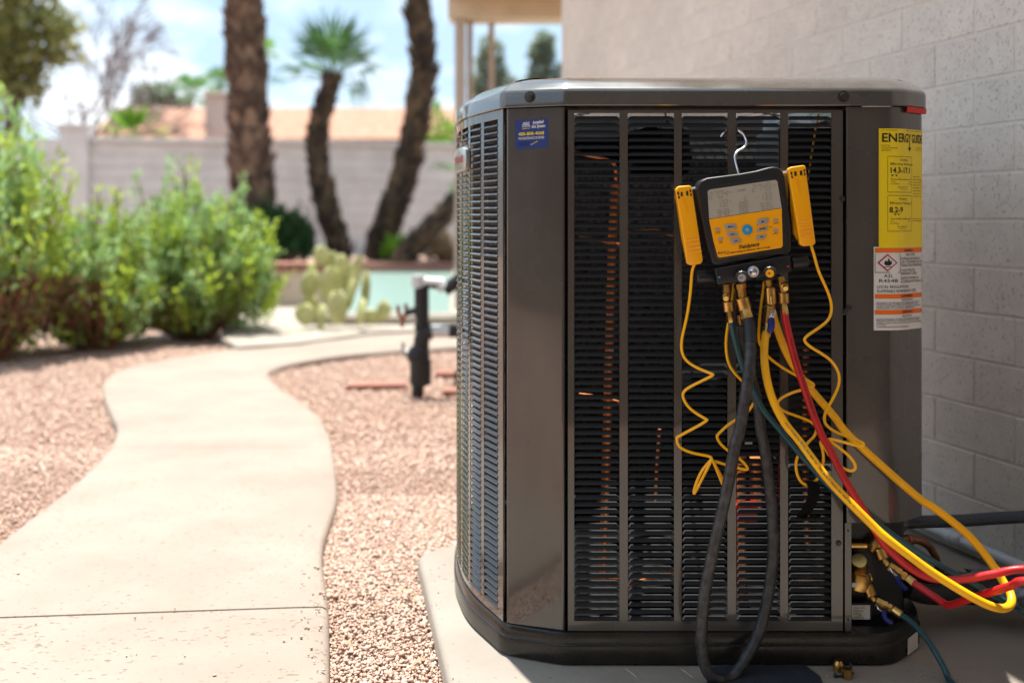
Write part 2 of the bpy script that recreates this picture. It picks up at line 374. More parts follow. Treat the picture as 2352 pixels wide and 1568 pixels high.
# plan outlines
def fillet(pts, r, n=5, closed=True):
    out = []; N = len(pts)
    for i in range(N):
        p = Vector(pts[i][:2])
        if not closed and i in (0, N-1): out.append(p); continue
        a = Vector(pts[i-1][:2]); c = Vector(pts[(i+1) % N][:2]); rr = pts[i][2] if len(pts[i]) > 2 else r
        da = (a-p); dc = (c-p); la, lc = da.length, dc.length; da.normalize(); dc.normalize()
        d = min(rr, la*.45, lc*.45); A = p+da*d; C = p+dc*d
        for k in range(n+1):
            t = k/n; out.append(A*(1-t)**2+p*2*t*(1-t)+C*t*t)
    return out
def offset(poly, d):
    """closed outline, listed anticlockwise seen from above: positive d moves outward"""
    N = len(poly); out = []
    for i in range(N):
        a = poly[i-1]; p = poly[i]; c = poly[(i+1) % N]
        e1 = (p-a); e2 = (c-p)
        if e1.length < 1e-7: e1 = e2
        if e2.length < 1e-7: e2 = e1
        n1 = Vector((e1.y, -e1.x)).normalized(); n2 = Vector((e2.y, -e2.x)).normalized(); m = (n1+n2).normalized()
        k = max(.45, m.dot(n1)); out.append(p+m*d/k)
    return out
def ring(poly, z): return [Vector((p.x, p.y, z)) for p in poly]

# ================================================================== THE SETTING
GZ = -.04                                     # gravel level; the pad's top is z = 0
mb = MB(); R_ = 900
mb.add([(-R_, -R_, GZ-.012), (R_, -R_, GZ-.012), (R_, R_, GZ-.012), (-R_, R_, GZ-.012)], [(0, 1, 2, 3)])
tag(mb.build('ground', 'gravel_bed', loc=(0, 0, GZ)), kind='structure')

# --- winding concrete path
PZ = -.012
def gp(lst): return [G(x, y, PZ) for x, y in lst]
def resample(pts, n):
    d = [0]
    for a, b_ in zip(pts, pts[1:]): d.append(d[-1]+(b_-a).length)
    out = []
    for k in range(n):
        t = d[-1]*k/(n-1); i = 0
        while i < len(d)-2 and d[i+1] < t: i += 1
        s = (t-d[i])/max(1e-9, d[i+1]-d[i]); out.append(pts[i].lerp(pts[i+1], s))
    return out
Lf = [(2300, 742), (1700, 746), (1300, 752), (1050, 760), (950, 765), (700, 780), (545, 800), (420, 820), (330, 835), (262, 855), (235, 882)]
Rf = [(2300, 762), (1700, 770), (1300, 781), (1050, 797), (950, 803), (800, 815), (700, 829), (660, 838), (632, 846), (618, 854), (616, 862)]
Lm = [(235, 882), (238, 910), (254, 950), (268, 980), (262, 1010), (252, 1027)]
Rm = [(616, 862), (640, 890), (690, 920), (735, 960), (758, 1000), (764, 1027)]
Ln = [(252, 1027), (215, 1070), (150, 1130), (70, 1190), (0, 1245), (-120, 1330), (-250, 1425)]
Rn = [(764, 1027), (772, 1080), (775, 1140), (765, 1180), (745, 1240), (741, 1285), (748, 1340), (755, 1391)]
Lb = [(-250, 1425), (-460, 1568), (-900, 1900), (-1500, 2500)]
Rb = [(755, 1391), (757, 1480), (757, 1568), (757, 1900), (757, 2500)]
path = place('path', bpy.data.meshes.new('path'), loc=(-1.2, 3, GZ)); tag(path, kind='structure')
sections = [([(Lf, Rf, 40), (Lm, Rm, 20)], .0032), ([(Ln, Rn, 34)], .0032), ([(Lb, Rb, 20)], .0015)]
bed = MB()
for parts, lift in sections:
    Lp, Rp = [], []
    for a, c, n_ in parts:
        a = resample(catmull(gp(a), 6), n_); c = resample(catmull(gp(c), 6), n_)
        Lp += a if not Lp else a[1:]; Rp += c if not Rp else c[1:]
    # joints: pull the slab ends back by a few millimetres
    def pull(lst, i, j, d): v = lst[j]-lst[i]; lst[i] = lst[i]+v.normalized()*d
    for lst in (Lp, Rp): pull(lst, 0, 1, .0009); pull(lst, -1, -2, .0009)
    rows = []
    prof = [(0, -.06), (0, -.012), (.004, -.004), (.012, 0), (.05, .001)]
    for q, (a, c) in enumerate(zip(Lp, Rp)):
        w = (c-a); l = w.length; u = w/l; row = []
        end = .004 if q in (0, len(Lp)-1) else 0
        wob = lambda t: (.0018*math.sin(q*1.7+t*9)+.0012*math.sin(q*3.1+t*23))*min(1, q/6, (len(Lp)-1-q)/6)
        for s_, dz in prof: row.append(a+u*s_+Vector((0, 0, dz+lift-end*(dz > -.03))))
        for k in range(1, 8): row.append(a+u*(l*k/8)+Vector((0, 0, .001+wob(k/8)+lift-end)))
        for s_, dz in reversed(prof): row.append(c-u*s_+Vector((0, 0, dz+lift-end*(dz > -.03))))
        rows.append(row)
    sb = MB(); sb.loft(rows, closed=False, cap0=True, cap1=True)
    sb.build('slab', 'path_concrete', path, smooth=40)
    bed.loft([[a+(c-a)*.06-Vector((0, 0, .016)), a+(c-a)*.94-Vector((0, 0, .016))] for a, c in zip(Lp, Rp)], closed=False)
tmp = bed.build('path_bed', 'path_concrete', path, recalc=False); tmp.data.name = 'path_bed'
path.data = tmp.data.copy(); bpy.data.objects.remove(tmp)

# --- concrete pad under the unit, running back to the house wall
def wallX(Y): return 1.6202-.2968*Y
pad_out = [(-.060, 1.32), (-.098, 1.533), (-.152, 1.84), (-.203, 2.125, .03), (-.15, 2.185, .05), (.5, 2.30), (.86, 2.36), (wallX(2.4)-.004, 2.4), (wallX(.2)-.004, .2), (.0, .2)]
po = fillet([Vector(p[:2]).to_tuple()+((p[2],) if len(p) > 2 else ()) for p in pad_out], .02, 4)
po = [po[0]]+[p for a, p in zip(po, po[1:]) if (p-a).length > 1e-5]
def area2(p): return sum(p[i-1].x*p[i].y-p[i].x*p[i-1].y for i in range(len(p)))
if area2(po) < 0: po.reverse()
mb = MB(); mb.loft([ring(po, -.08), ring(po, -.010), ring(offset(po, -.004), -.003), ring(offset(po, -.011), 0)], cap1=True)
tag(mb.build('concrete_pad', 'pad_concrete', loc=(.4, 1.9, 0), smooth=40), kind='structure')

# --- loose gravel: thousands of small faceted stones
def pip(px, py, poly):
    inside = np.zeros(len(px), bool); N = len(poly)
    for i in range(N):
        x1_, y1_ = poly[i-1][0], poly[i-1][1]; x2_, y2_ = poly[i][0], poly[i][1]
        c = ((y1_ > py) != (y2_ > py)) & (px < (x2_-x1_)*(py-y1_)/(y2_-y1_+1e-12)+x1_); inside ^= c
    return inside
pathL = gp(Lf)+gp(Lm)+gp(Ln)+gp(Lb); pathR = gp(Rf)+gp(Rm)+gp(Rn)+gp(Rb)
path_poly = [(p.x, p.y) for p in catmull(pathL, 4)]+[(p.x, p.y) for p in reversed(catmull(pathR, 4))]
pad_poly = [(p.x, p.y) for p in po]
octv = np.array([(1, 0, 0), (-1, 0, 0), (0, 1, 0), (0, -1, 0), (0, 0, 1), (0, 0, -1)], dtype=float)
octf = np.array([(0, 2, 4), (2, 1, 4), (1, 3, 4), (3, 0, 4), (2, 0, 5), (1, 2, 5), (3, 1, 5), (0, 3, 5)])
SV, SF = [], []
def scatter(n_, x0, x1_, y0, y1_, smin, smax, zj, everywhere=False):
    px = rng.uniform(x0, x1_, n_); py = rng.uniform(y0, y1_, n_)
    vis = np.abs(px/py*F) < 1750
    keep = (vis | everywhere) & ~pip(px, py, path_poly) & ~pip(px, py, pad_poly)
    px, py = px[keep], py[keep]; m = len(px); s = rng.uniform(smin, smax, m)
    v = octv[None]*rng.uniform(.55, 1.25, (m, 6, 1))+rng.normal(0, .18, (m, 6, 3)); v[:, :, 2] *= .8
    a = rng.uniform(0, 6.283, m); bt = rng.uniform(-.6, .6, m); ca, sa, cb, sb_ = np.cos(a), np.sin(a), np.cos(bt), np.sin(bt)
    x = v[:, :, 0]*ca[:, None]-v[:, :, 1]*sa[:, None]; y = v[:, :, 0]*sa[:, None]+v[:, :, 1]*ca[:, None]; z = v[:, :, 2]
    y2 = y*cb[:, None]-z*sb_[:, None]; z2_ = y*sb_[:, None]+z*cb[:, None]
    hump = .006*np.sin(px*5+1)*np.sin(py*4.3)
    W = np.stack([x*s[:, None]+px[:, None], y2*s[:, None]+py[:, None], z2_*s[:, None]+(GZ+hump+rng.uniform(-.006, zj, m))[:, None]], -1)
    o = sum(len(q) for q in SV); SV.append(W.reshape(-1, 3)); SF.append((octf[None]+6*np.arange(m)[:, None, None]+o).reshape(-1, 3))
scatter(44000, -.50, -.02, 1.35, 2.7, .0024, .0056, .004)
scatter(1100, -.50, -.02, 1.35, 2.7, .005, .0105, .005)
scatter(58000, -2.5, .1, 2.0, 3.3, .0032, .0062, .003)
scatter(66000, -4.4, .1, 3.0, 6.2, .0055, .010, .003)
def stray(n_, pts_x, pts_y, z, smin, smax):
    m = n_; s = rng.uniform(smin, smax, m); v = octv[None]*rng.uniform(.55, 1.2, (m, 6, 1))+rng.normal(0, .15, (m, 6, 3))
    W = v*s[:, None, None]+np.stack([pts_x, pts_y, np.full(m, z)+s*.4], -1)[:, None]
    o = sum(len(q) for q in SV); SV.append(W.reshape(-1, 3)); SF.append((octf[None]+6*np.arange(m)[:, None, None]+o).reshape(-1, 3))
ex_ = [G(x, y, PZ) for x, y in [(random.uniform(690, 752), random.uniform(1290, 1560)) for _ in range(34)]+[(random.uniform(40, 740), random.uniform(1150, 1560)) for _ in range(26)]]
stray(60, np.array([p.x for p in ex_]), np.array([p.y for p in ex_]), PZ+.004, .0016, .0040)
ex_ = [G(x, y, 0) for x, y in [(random.uniform(985, 1050), random.uniform(1290, 1560)) for _ in range(22)]+[(random.uniform(1500, 2250), random.uniform(1515, 1566)) for _ in range(20)]]
stray(42, np.array([p.x for p in ex_]), np.array([p.y for p in ex_]), .0, .0008, .0026)
scatter(26000, -.62, .02, .25, 1.36, .0038, .0070, .004, True)
tag(np_mesh('gravel', np.concatenate(SV), np.concatenate(SF), 'stones', loc=(-.6, 2.4, GZ)), 'pink and tan crushed gravel around the path and pad', 'gravel', kind='stuff')

# --- house: painted block wall with its eave
house = thing('house', (.238, 4.656, 0), 'shaded pale block side wall of a house with eave, behind the unit', 'house')
u = Vector((-.2846, .9586, 0)); nrm = Vector((-.9586, -.2846, 0)); rz = math.atan2(u.y, u.x)
CH = .0988; JT = .0050; BL = .2220/.9586
def wp(Y, z, out=0.): return Vector((wallX(Y), Y, z))+nrm*out
core = MB()
Y0w, Y1w = -3.0, 4.656
core.hexa([wp(Y0w, -.1, .0064), wp(Y1w, -.1, .0064), wp(Y1w, -.1, -.24), wp(Y0w, -.1, -.24), wp(Y0w, 2.62, .0064), wp(Y1w, 2.62, .0064), wp(Y1w, 2.62, -.24), wp(Y0w, 2.62, -.24)])
wall = core.build('wall', 'mortar', house, smooth=0)
def block_mesh(l):
    m_ = MB(); m_.box((-l/2+JT/2, -.0, -CH/2+JT/2), (l/2-JT/2, .03, CH/2-JT/2))   # local: x along the wall, y outward
    bm = bmesh.new(); me = bpy.data.meshes.new('block'); me.from_pydata(m_.v, [], m_.f); bm.from_mesh(me)
    bmesh.ops.recalc_face_normals(bm, faces=bm.faces)
    ed = [e for e in bm.edges if max(v.co.y for v in e.verts) > .02]
    bmesh.ops.bevel(bm, geom=ed, offset=.0019, segments=1, affect='EDGES'); bm.to_mesh(me); bm.free(); me.materials.append(M['block'])
    me.polygons.foreach_set('use_smooth', [True]*len(me.polygons)); me.set_sharp_from_angle(angle=rad(25)); return me
bm_full = block_mesh(BL); cnt = 0
bx = Vector((u.x, u.y, 0)); by_ = nrm
rotm = Matrix((bx, by_, Vector((0, 0, 1)))).transposed()
flip = rotm.determinant() < 0
rotm_e = (Matrix((-bx, by_, Vector((0, 0, 1)))).transposed() if flip else rotm).to_euler()
rest = MB()
for r in range(-8, 21):
    zc = CAMZ+CH*(r+.5)
    j0 = 2.012 if r % 2 else 2.1196            # a joint of this course
    k0 = math.floor((Y0w-j0)/.222)
    for k in range(k0, 60):
        ya, yb = j0+k*.222, j0+(k+1)*.222
        if ya > Y1w-.01: break
        if yb <= Y0w+.02 or zc-CH/2 < -.08: continue
        e0, e1 = max(ya, Y0w), min(yb, Y1w); c = (e0+e1)/2; l = (e1-e0)/.9586
        if l < .03: continue
        xl = CX+F*wallX(max(e1, .3))/max(e1, .3); yl = HY-F*(zc-CH/2-CAMZ)/max(e1, .3)
        seen = e1 > 1.75 and xl < 2400 and yl > -25
        if seen:
            me = bm_full if abs(l-BL) < .004 else block_mesh(l)
            place('block', me, wall, loc=wp(c, zc, -.022+random.uniform(-.0004, .0004)), rot=rotm_e); cnt += 1
        else:
            h = JT/2; rest.hexa([wp(e0+h, zc-CH/2+h, -.02), wp(e1-h, zc-CH/2+h, -.02), wp(e1-h, zc-CH/2+h, -.0095), wp(e0+h, zc-CH/2+h, -.0095)][::1] if False else
                [wp(e0+h, zc-CH/2+h, .0078), wp(e1-h, zc-CH/2+h, .0078), wp(e1-h, zc-CH/2+h, -.02), wp(e0+h, zc-CH/2+h, -.02), wp(e0+h, zc+CH/2-h, .0078), wp(e1-h, zc+CH/2-h, .0078), wp(e1-h, zc+CH/2-h, -.02), wp(e0+h, zc+CH/2-h, -.02)])
tag(rest.build('blocks_beyond', 'block', wall, smooth=0), kind='stuff')
print('blocks', cnt)
ev = MB(); ev.hexa([wp(Y0w, 2.62, .42), wp(Y1w+.3, 2.62, .42), wp(Y1w+.3, 2.62, -.6), wp(Y0w, 2.62, -.6), wp(Y0w, 2.68, .42), wp(Y1w+.3, 2.68, .42), wp(Y1w+.3, 3.2, -1.6), wp(Y0w, 3.2, -1.6)])
ev.build('eave', 'wood_paint', house, smooth=0)
fa = MB(); fa.hexa([wp(Y0w, 2.56, .44), wp(Y1w+.3, 2.56, .44), wp(Y1w+.3, 2.56, .421), wp(Y0w, 2.56, .421), wp(Y0w, 2.73, .44), wp(Y1w+.3, 2.73, .44), wp(Y1w+.3, 2.73, .421), wp(Y0w, 2.73, .421)])
fa.build('fascia', 'wood_paint', house, smooth=0)

# --- patio cover standing beyond the end of the wall
pc = thing('patio_cover', (-.35, 7.1, GZ), 'tan wooden patio cover with square posts beyond the house corner', 'patio cover')
def vbox(x0, x1_, Y0, Y1, z0, z1_): m_ = MB(); m_.box((x0, Y0, z0), (x1_, Y1, z1_)); return m_
def px(x, Y): return (x-CX)/F*Y
Yp = 7.08
m_ = vbox(px(1044, Yp), px(1068, Yp), Yp, Yp+.10, .0, 2.146); m_.build('post', 'post_paint', pc, bevel=.004)
m_ = vbox(px(1071, Yp), px(1086, Yp+.16), Yp+.12, Yp+.20, .0, 2.146); m_.build('post', 'post_paint', pc, bevel=.004)
m_ = vbox(px(1122, 7.3), px(1136, 7.3), 7.26, 7.31, .0, 2.146); m_.build('post', 'post_paint', pc, bevel=.004)
m_ = vbox(px(1029, Yp), 2.4, Yp-.02, Yp+.24, 2.147, 2.30); m_.build('beam', 'wood_paint', pc, bevel=.006)
for xx in (-.46, .06, .62, 1.2, 1.8):
    m_ = MB(); m_.box((xx, 4.95, 2.302), (xx+.06, 7.55, 2.41)); m_.build('rafter', 'post_paint', pc, smooth=0)
m_ = MB(); m_.box((px(1022, Yp), 4.92, 2.412), (2.4, 7.62, 2.45)); m_.build('roof_deck', 'wood_paint', pc, smooth=0)

# --- pool deck, kerb and pool
deck = [G(545, 795, .01), G(680, 786, .01), G(860, 762, .01), G(1050, 752, .01), G(1500, 740, .01)]
m_ = MB()
far = [Vector((2.2, 7.2, .01)), Vector((2.2, 16, .01)), Vector((-4.5, 16, .01)), Vector((-4.5, 8.4, .01)), G(520, 716, .01), G(505, 772, .01)]
poly = deck+far
# ground outside the frame on the left is gravel again; the deck is a thick slab
m_.prism([p-Vector((0, 0, .09)) for p in poly], (0, 0, .09))
tag(m_.build('pool_deck', 'deck_concrete', loc=(-.5, 7.5, 0), bevel=.006), kind='structure')
# water and coping stand a little proud of the deck
pw = [G(775, 733, .04), G(1030, 733, .04), G(1042, 722, .04), P(1043, 0, 12.8), P(790, 0, 12.8)]
for q in pw: q.z = .035
m_ = MB(); m_.add(pw, [tuple(range(len(pw)))]); tag(m_.build('pool_water', 'water', loc=(-1, 9, .03)), kind='structure')
cop = thing('pool_coping', (-1, 7, .01), 'pale rounded concrete coping round the swimming pool', 'coping')
ol = [G(720, 733, .04), G(768, 733, .04), G(1030, 733, .04), G(1043, 729, .04), G(1046, 715, .04), P(1048, 0, 12.8)]
for q in ol: q.z = .030
m_ = MB(); m_.tube(catmull(ol, 5), .055, 10); m_.build('rim', 'deck_concrete', cop)
# low walls with brick tops behind the pool
def low_wall(name, x0, x1_, Y, ztop, label, wm, n_b, cat='wall'):
    t = thing(name, ((px(x0, Y)+px(x1_, Y))/2, Y, 0), label, cat)
    a, c = px(x0, Y), px(x1_, Y)
    m_ = MB(); m_.box((a, Y, -.05), (c, Y+.25, ztop-.07)); m_.build('wall_body', wm, t, smooth=0)
    w = (c-a)/n_b; me = None
    for i in range(n_b):
        cx_ = a+w*(i+.5)
        if me is None:
            q = MB(); q.box((-w/2+.006, -.16, -.034), (w/2-.006, .16, .034)); ob = q.build('brick', 'brick_red', None, loc=(0, 0, 0), bevel=.006, bseg=1); me = ob.data; bpy.data.objects.remove(ob)
        place('brick', me, t, loc=(cx_, Y+.125, ztop-.036+random.uniform(-.003, .003)))
low_wall('retaining_wall', 560, 772, 8.15, .365, 'low tan wall with red brick top behind the bushes', 'tan_wall', 10)
low_wall('planter_wall', 700, 1100, 13.3, .135, 'low brick topped planter wall at the far end of the pool', 'tan_wall', 24)
m_ = MB(); m_.box((-9, 13.6, -.1), (4, 17.2, .10)); tag(m_.build('planter_bed', 'gravel_bed', loc=(-2, 15, 0), smooth=0), kind='structure')

# --- garden wall across the back
gw = thing('garden_wall', (-4, 17.4, 0), 'grey block garden wall with flat cap behind the palm trees', 'wall')
A_ = Vector((px(205, 16.6), 16.6, 0)); B_ = Vector((px(1500, 18.6), 18.6, 0)); dv = (B_-A_).normalized(); dn = Vector((-dv.y, dv.x, 0))
ztop = 2.0; nc = 10; ch = ztop/nc
m_ = MB()
def slab(a, b_, z0, z1_, t0, t1): m_.hexa([a+dn*t0+Vector((0, 0, z0)), b_+dn*t0+Vector((0, 0, z0)), b_+dn*t1+Vector((0, 0, z0)), a+dn*t1+Vector((0, 0, z0)), a+dn*t0+Vector((0, 0, z1_)), b_+dn*t0+Vector((0, 0, z1_)), b_+dn*t1+Vector((0, 0, z1_)), a+dn*t1+Vector((0, 0, z1_))])
slab(A_, B_, -.05, ztop-.001, .03, .2); m_.build('wall_core', 'wall_cap', gw, smooth=0)
for i in range(nc):
    m_ = MB(); slab(A_, B_, i*ch+.006, (i+1)*ch-.006, .012 if i % 2 else .016, .029); m_.build('course', 'garden_wall', gw, smooth=0)
m_ = MB(); slab(A_-dv*.0, B_, ztop, ztop+.09, -.05, .25); m_.build('wall_cap', 'wall_cap', gw, bevel=.01)
m_ = MB(); C0 = A_-dv*.42; slab(C0, A_-dv*.002, -.05, 2.22, -.12, .30); m_.build('pillar', 'garden_wall', gw, smooth=0)
m_ = MB(); slab(C0-dv*.04, A_+dv*.04, 2.221, 2.30, -.16, .34); m_.build('pillar_cap', 'wall_cap', gw, bevel=.01)
m_ = MB(); D0 = C0+Vector((-9, -1.5, 0)); slab(D0, C0-dv*.002, -.05, 2.05, .0, .2); m_.build('wall_return', 'garden_wall', gw, smooth=0)

# --- neighbour's house with a clay tile roof
nh = thing('neighbour_house', (-4, 32, 0), 'distant stucco house with salmon clay tile roof and square chimney', 'house')
Yh = 30.
x0h, x1h = px(195, Yh), px(1300, Yh); zE = CAMZ+(HY-325)/F*Yh; zR = CAMZ+(HY-250)/F*(Yh+2.6)
m_ = MB(); m_.box((x0h+.4, Yh+.5, -.05), (x1h-.4, Yh+5, zE-.05)); m_.build('house_wall', 'far_stucco', nh, smooth=0)
nx, ny = 300, 16; V = []; FQ = []
for j in range(ny):
    for e in (0, 1):
        t = (j+e*.98)/ny; zz = zE+(zR-zE)*t+(.05 if e == 0 else 0); yy = Yh+2.6*t
        for i in range(nx+1):
            V.append((x0h+(x1h-x0h)*i/nx, yy, zz+.05*abs(math.sin(i*math.pi/3))))
for j in range(2*ny-1):
    for i in range(nx): a = j*(nx+1)+i; FQ.append((a, a+1, a+nx+2, a+nx+1))
rf = np_mesh('roof', V, FQ, 'roof_tile', nh)
m_ = MB(); m_.hexa([(x0h, Yh+2.6, zR-.1), (x1h, Yh+2.6, zR-.1), (x1h, Yh+5.5, zE), (x0h, Yh+5.5, zE), (x0h, Yh+2.6, zR), (x1h, Yh+2.6, zR), (x1h, Yh+5.5, zE+.1), (x0h, Yh+5.5, zE+.1)]); m_.build('roof_back', 'roof_tile', nh, smooth=0)
Yc = 29.3
m_ = MB(); m_.box((px(470, Yc), Yc, 1.0), (px(540, Yc), Yc+1.0, CAMZ+(HY-222)/F*Yc)); ch_ = m_.build('chimney', 'far_stucco', nh, bevel=.02)
m_ = MB(); m_.box((px(467, Yc), Yc-.06, CAMZ+(HY-221.5)/F*Yc), (px(543, Yc), Yc+1.06, CAMZ+(HY-212)/F*Yc)); m_.build('chimney_cap', 'far_stucco', ch_, bevel=.02)

# --- unseen walls added behind the viewer to darken reflections and deepen the shade
fw = thing('unseen_dark_wall', (-3, -3.6, 0), 'block boundary wall across the yard facing the unit', 'wall')
m_ = MB(); m_.hexa([(-.75, -.5, -.05), (1.75, -.5, -.05), (1.75, -.7, -.05), (-.75, -.7, -.05), (-.75, -.5, 2.6), (1.75, -.5, 2.6), (1.75, -.7, 2.6), (-.75, -.7, 2.6)]); m_.build('unseen_shade_wall', 'tan_dark', house, smooth=0)  # unseen wall, added to shade the unit's front and the near house wall
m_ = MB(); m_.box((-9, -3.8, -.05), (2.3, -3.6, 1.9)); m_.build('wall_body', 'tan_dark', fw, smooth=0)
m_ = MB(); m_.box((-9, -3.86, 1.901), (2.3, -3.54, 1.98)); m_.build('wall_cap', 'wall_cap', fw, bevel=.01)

# ================================================================== THE HEAT PUMP
hp = thing('heat_pump', (.3, 2.0, 0), 'grey louvered outdoor heat pump unit standing on the concrete pad', 'heat pump')
ZT, ZB = .8945, .0527
FY = 1.600
# body outline, anticlockwise seen from above, starting at the front panel's left edge
BODY = [(.0855, FY, .006), (.535, FY, .001), (.622, FY, .018), (.677, 1.641, .010), (.701, 1.76, .05), (.706, 2.24, .06), (.63, 2.36, .06), (.06, 2.39, .08), (-.05, 2.35, .08),
        (-.098, 2.22, .05), (-.1105, 2.06, .05), (-.1035, 1.915, .05), (-.0745, 1.775, .05), (-.0132, 1.634, .006)]
BO = fillet(BODY, .02, 6)
assert area2(BO) > 0
def arc_pts(lst, n=8, r=.03): return [Vector(p) for p in catmull([Vector((q[0], q[1], 0)) for q in lst], n)]

# base pan
bo = [(.0786, 1.589, .02), (.611, 1.589, .03), (.690, 1.672, .03), (.712, 1.80, .05), (.712, 2.25, .06), (.64, 2.37, .06), (.05, 2.40, .08), (-.06, 2.36, .08), (-.106, 2.22, .05), (-.1185, 2.06, .05), (-.1115, 1.905, .05), (-.083, 1.765, .05), (-.016, 1.628, .02)]
BP = fillet(bo, .02, 6)
mb = MB(); mb.loft([ring(offset(BP, -.006), .0005), ring(offset(BP, -.001), .004), ring(offset(BP, .0), .031), ring(offset(BP, -.0005), .0325), ring(offset(BP, -.003), .034), ring(offset(BP, -.0035), .0475), ring(offset(BP, -.0055), .0515), ring(offset(BP, -.02), .0525)], cap0=True, cap1=True)
base = mb.build('base_pan', 'base_paint', hp, smooth=30)

# top cap with its rolled rim
mb = MB(); prof = [(.0, .8952), (.0055, .8952), (.0065, .8965), (.0065, .9165), (.0055, .9210), (.003, .9240), (-.001, .9268), (-.008, .9325), (-.018, .9390), (-.034, .9450), (-.058, .9490), (-.080, .9505), (-.098, .9492), (-.108, .9440), (-.112, .9000)]
mb.loft([ring(offset(BO, d), z) for d, z in prof])
cap = mb.build('top_cap', 'cap_paint', hp, smooth=32)
def bolt(parent, p, nv, r=.006, mt='screw', name='bolt', h=.004):
    p = Vector(p); nv = Vector(nv).normalized(); m_ = MB()
    m_.rev(p-nv*.002, p+nv*h, [(0, r*1.55), (.35, r*1.55), (.42, r), (.95, r*.92), (1, r*.8)], 12); return m_.build(name, mt, parent)
bolt(cap, P(1937, 222, FY-.0065), (0, -1, 0), .0062)
A2, B2 = Vector((-.0132, 1.634, 0)), Vector((.0855, 1.6, 0)); cdir = (B2-A2).normalized(); cnv = Vector((cdir.y, -cdir.x, 0))
cc = A2+cdir*.047; bolt(cap, Vector((cc.x, cc.y, CAMZ+(HY-224)/F*1.618))+cnv*.0065, cnv, .0062)
m_ = MB(); m_.rev(P(2000, 200, 1.8), P(2000, 199, 1.8), [(0, .001), (1, .001)], 4)
# wire fan guard, fan and motor inside the rim
fc = Vector((.295, 1.995, 0)); mb = MB()
for i, r in enumerate(np.linspace(.04, .285, 14)):
    mb.tube([fc+Vector((r*math.cos(a), r*math.sin(a), .952-.02*(r/.285)**2)) for a in np.linspace(0, 2*math.pi, 37)], .0016, 4, caps=False)
for k in range(6):
    a = k*math.pi/3+.3; mb.tube([fc+Vector((r*math.cos(a), r*math.sin(a), .949-.02*(r/.285)**2)) for r in (.03, .16, .30)], .0025, 5)
mb.build('fan_guard', 'black_metal', cap)
mb = MB()
for k in range(3):
    a0 = k*2*math.pi/3; rows = []
    for j in range(7):
        r = .05+.19*j/6; row = []
        for i in range(5):
            a = a0+(i/4-.5)*(.9-.25*j/6); row.append(fc+Vector((r*math.cos(a), r*math.sin(a), .83+.05*(i/4))))
        rows.append(row)
    mb.loft(rows, closed=False)
mb.build('fan_blades', 'seam', hp, recalc=False)
mb = MB(); mb.rev(fc+Vector((0, 0, .80)), fc+Vector((0, 0, .90)), [(0, .05), (.1, .06), (.9, .06), (1, .05)], 20); mb.build('fan_motor', 'seam', hp)

# front louvered panel: stiles and rails, then every slat
COLS = [(.1000, .1728), (.1861, .2603), (.2728, .3463), (.3600, .4310), (.4436, .5132)]
NR = 71; TOPZ, BOTZ = .8838, .0690; PT = (TOPZ-BOTZ)/NR
mb = MB(); xs = [.0880]+[x for c in COLS for x in c]+[.5335]
mb.box((xs[0], FY, ZB), (xs[-1], FY+.0018, BOTZ)); mb.box((xs[0], FY, TOPZ), (xs[-1], FY+.0018, ZT-.006))
for i in range(0, len(xs), 2): mb.box((xs[i], FY, BOTZ), (xs[i+1], FY+.0018, TOPZ))
mb.box((xs[0], FY, ZB), (xs[0]+.0018, FY+.02, ZT-.006)); mb.box((xs[-1]-.0018, FY, ZB), (xs[-1], FY+.02, ZT-.006))
fp = mb.build('front_panel', 'paint', hp, smooth=0)
def slat_geo(w, n_=1, fn=None):
    """a pressed louver blade: bottom lip at the panel face, top edge set back; ends drawn in"""
    pr = [(-.0012, -.0006, 0), (-.0012, .0010, 0), (.0006, .0034, .0016), (.0040, .0062, .0050), (.0046, .0058, .0050), (.0012, .0026, .0016), (.0000, -.0004, 0)]  # depth, height, inset
    rows = []
    for k in range(n_+1):
        t = k/n_; rows.append([(t, dy, dz, ins) for dy, dz, ins in pr])
    return rows
def slat_mesh(w):
    m_ = MB(); rows = []
    for t in (0, 1): rows.append([Vector(((ins if t == 0 else w-ins), dy, dz)) for _, dy, dz, ins in slat_geo(w)[0]])
    m_.loft(rows, cap0=True, cap1=True); o = m_.build('slat', 'shaded_slat', None, loc=(0, 0, 0), smooth=25); me = o.data; bpy.data.objects.remove(o); return me
sm = {c: slat_mesh(c[1]-c[0]) for c in COLS}; many = MB(); many.mi = 0; ns = 0
for r in range(NR):
    for ci, c in enumerate(COLS):
        z = TOPZ-PT*(r+1)+.0006
        if r < 60: place('slat', sm[c], fp, loc=(c[0], FY, z)); ns += 1
        else:
            w = c[1]-c[0]
            many.loft([[Vector((c[0]+(ins if t == 0 else w-ins), FY+dy, z+dz)) for _, dy, dz, ins in slat_geo(w)[0]] for t in (0, 1)], cap0=True, cap1=True)

# left louvered side panel, curved in plan
LC = [Vector((p.x, p.y, 0)) for p in BO]
side = catmull([(-.0150, 1.638, 0), (-.0745, 1.775, 0), (-.1035, 1.915, 0), (-.1105, 2.06, 0), (-.098, 2.22, 0), (-.055, 2.335, 0)], 16)
sl_ = [0]
for a, c in zip(side, side[1:]): sl_.append(sl_[-1]+(c-a).length)
def sp(s_, d=0.):
    s_ = min(max(s_, 0), sl_[-1]-1e-6); i = max(k for k in range(len(sl_)-1) if sl_[k] <= s_)
    a, c = side[i], side[i+1]; t = (s_-sl_[i])/(sl_[i+1]-sl_[i]); p = a.lerp(c, t); e = (c-a).normalized(); nv = Vector((-e.y, e.x, 0)); return p+nv*d     # d outward
if (sp(.1, .1)-Vector((.3, 2, 0))).length < (sp(.1)-Vector((.3, 2, 0))).length:
    _sp = sp
    def sp(s_, d=0.): return _sp(s_, -d)
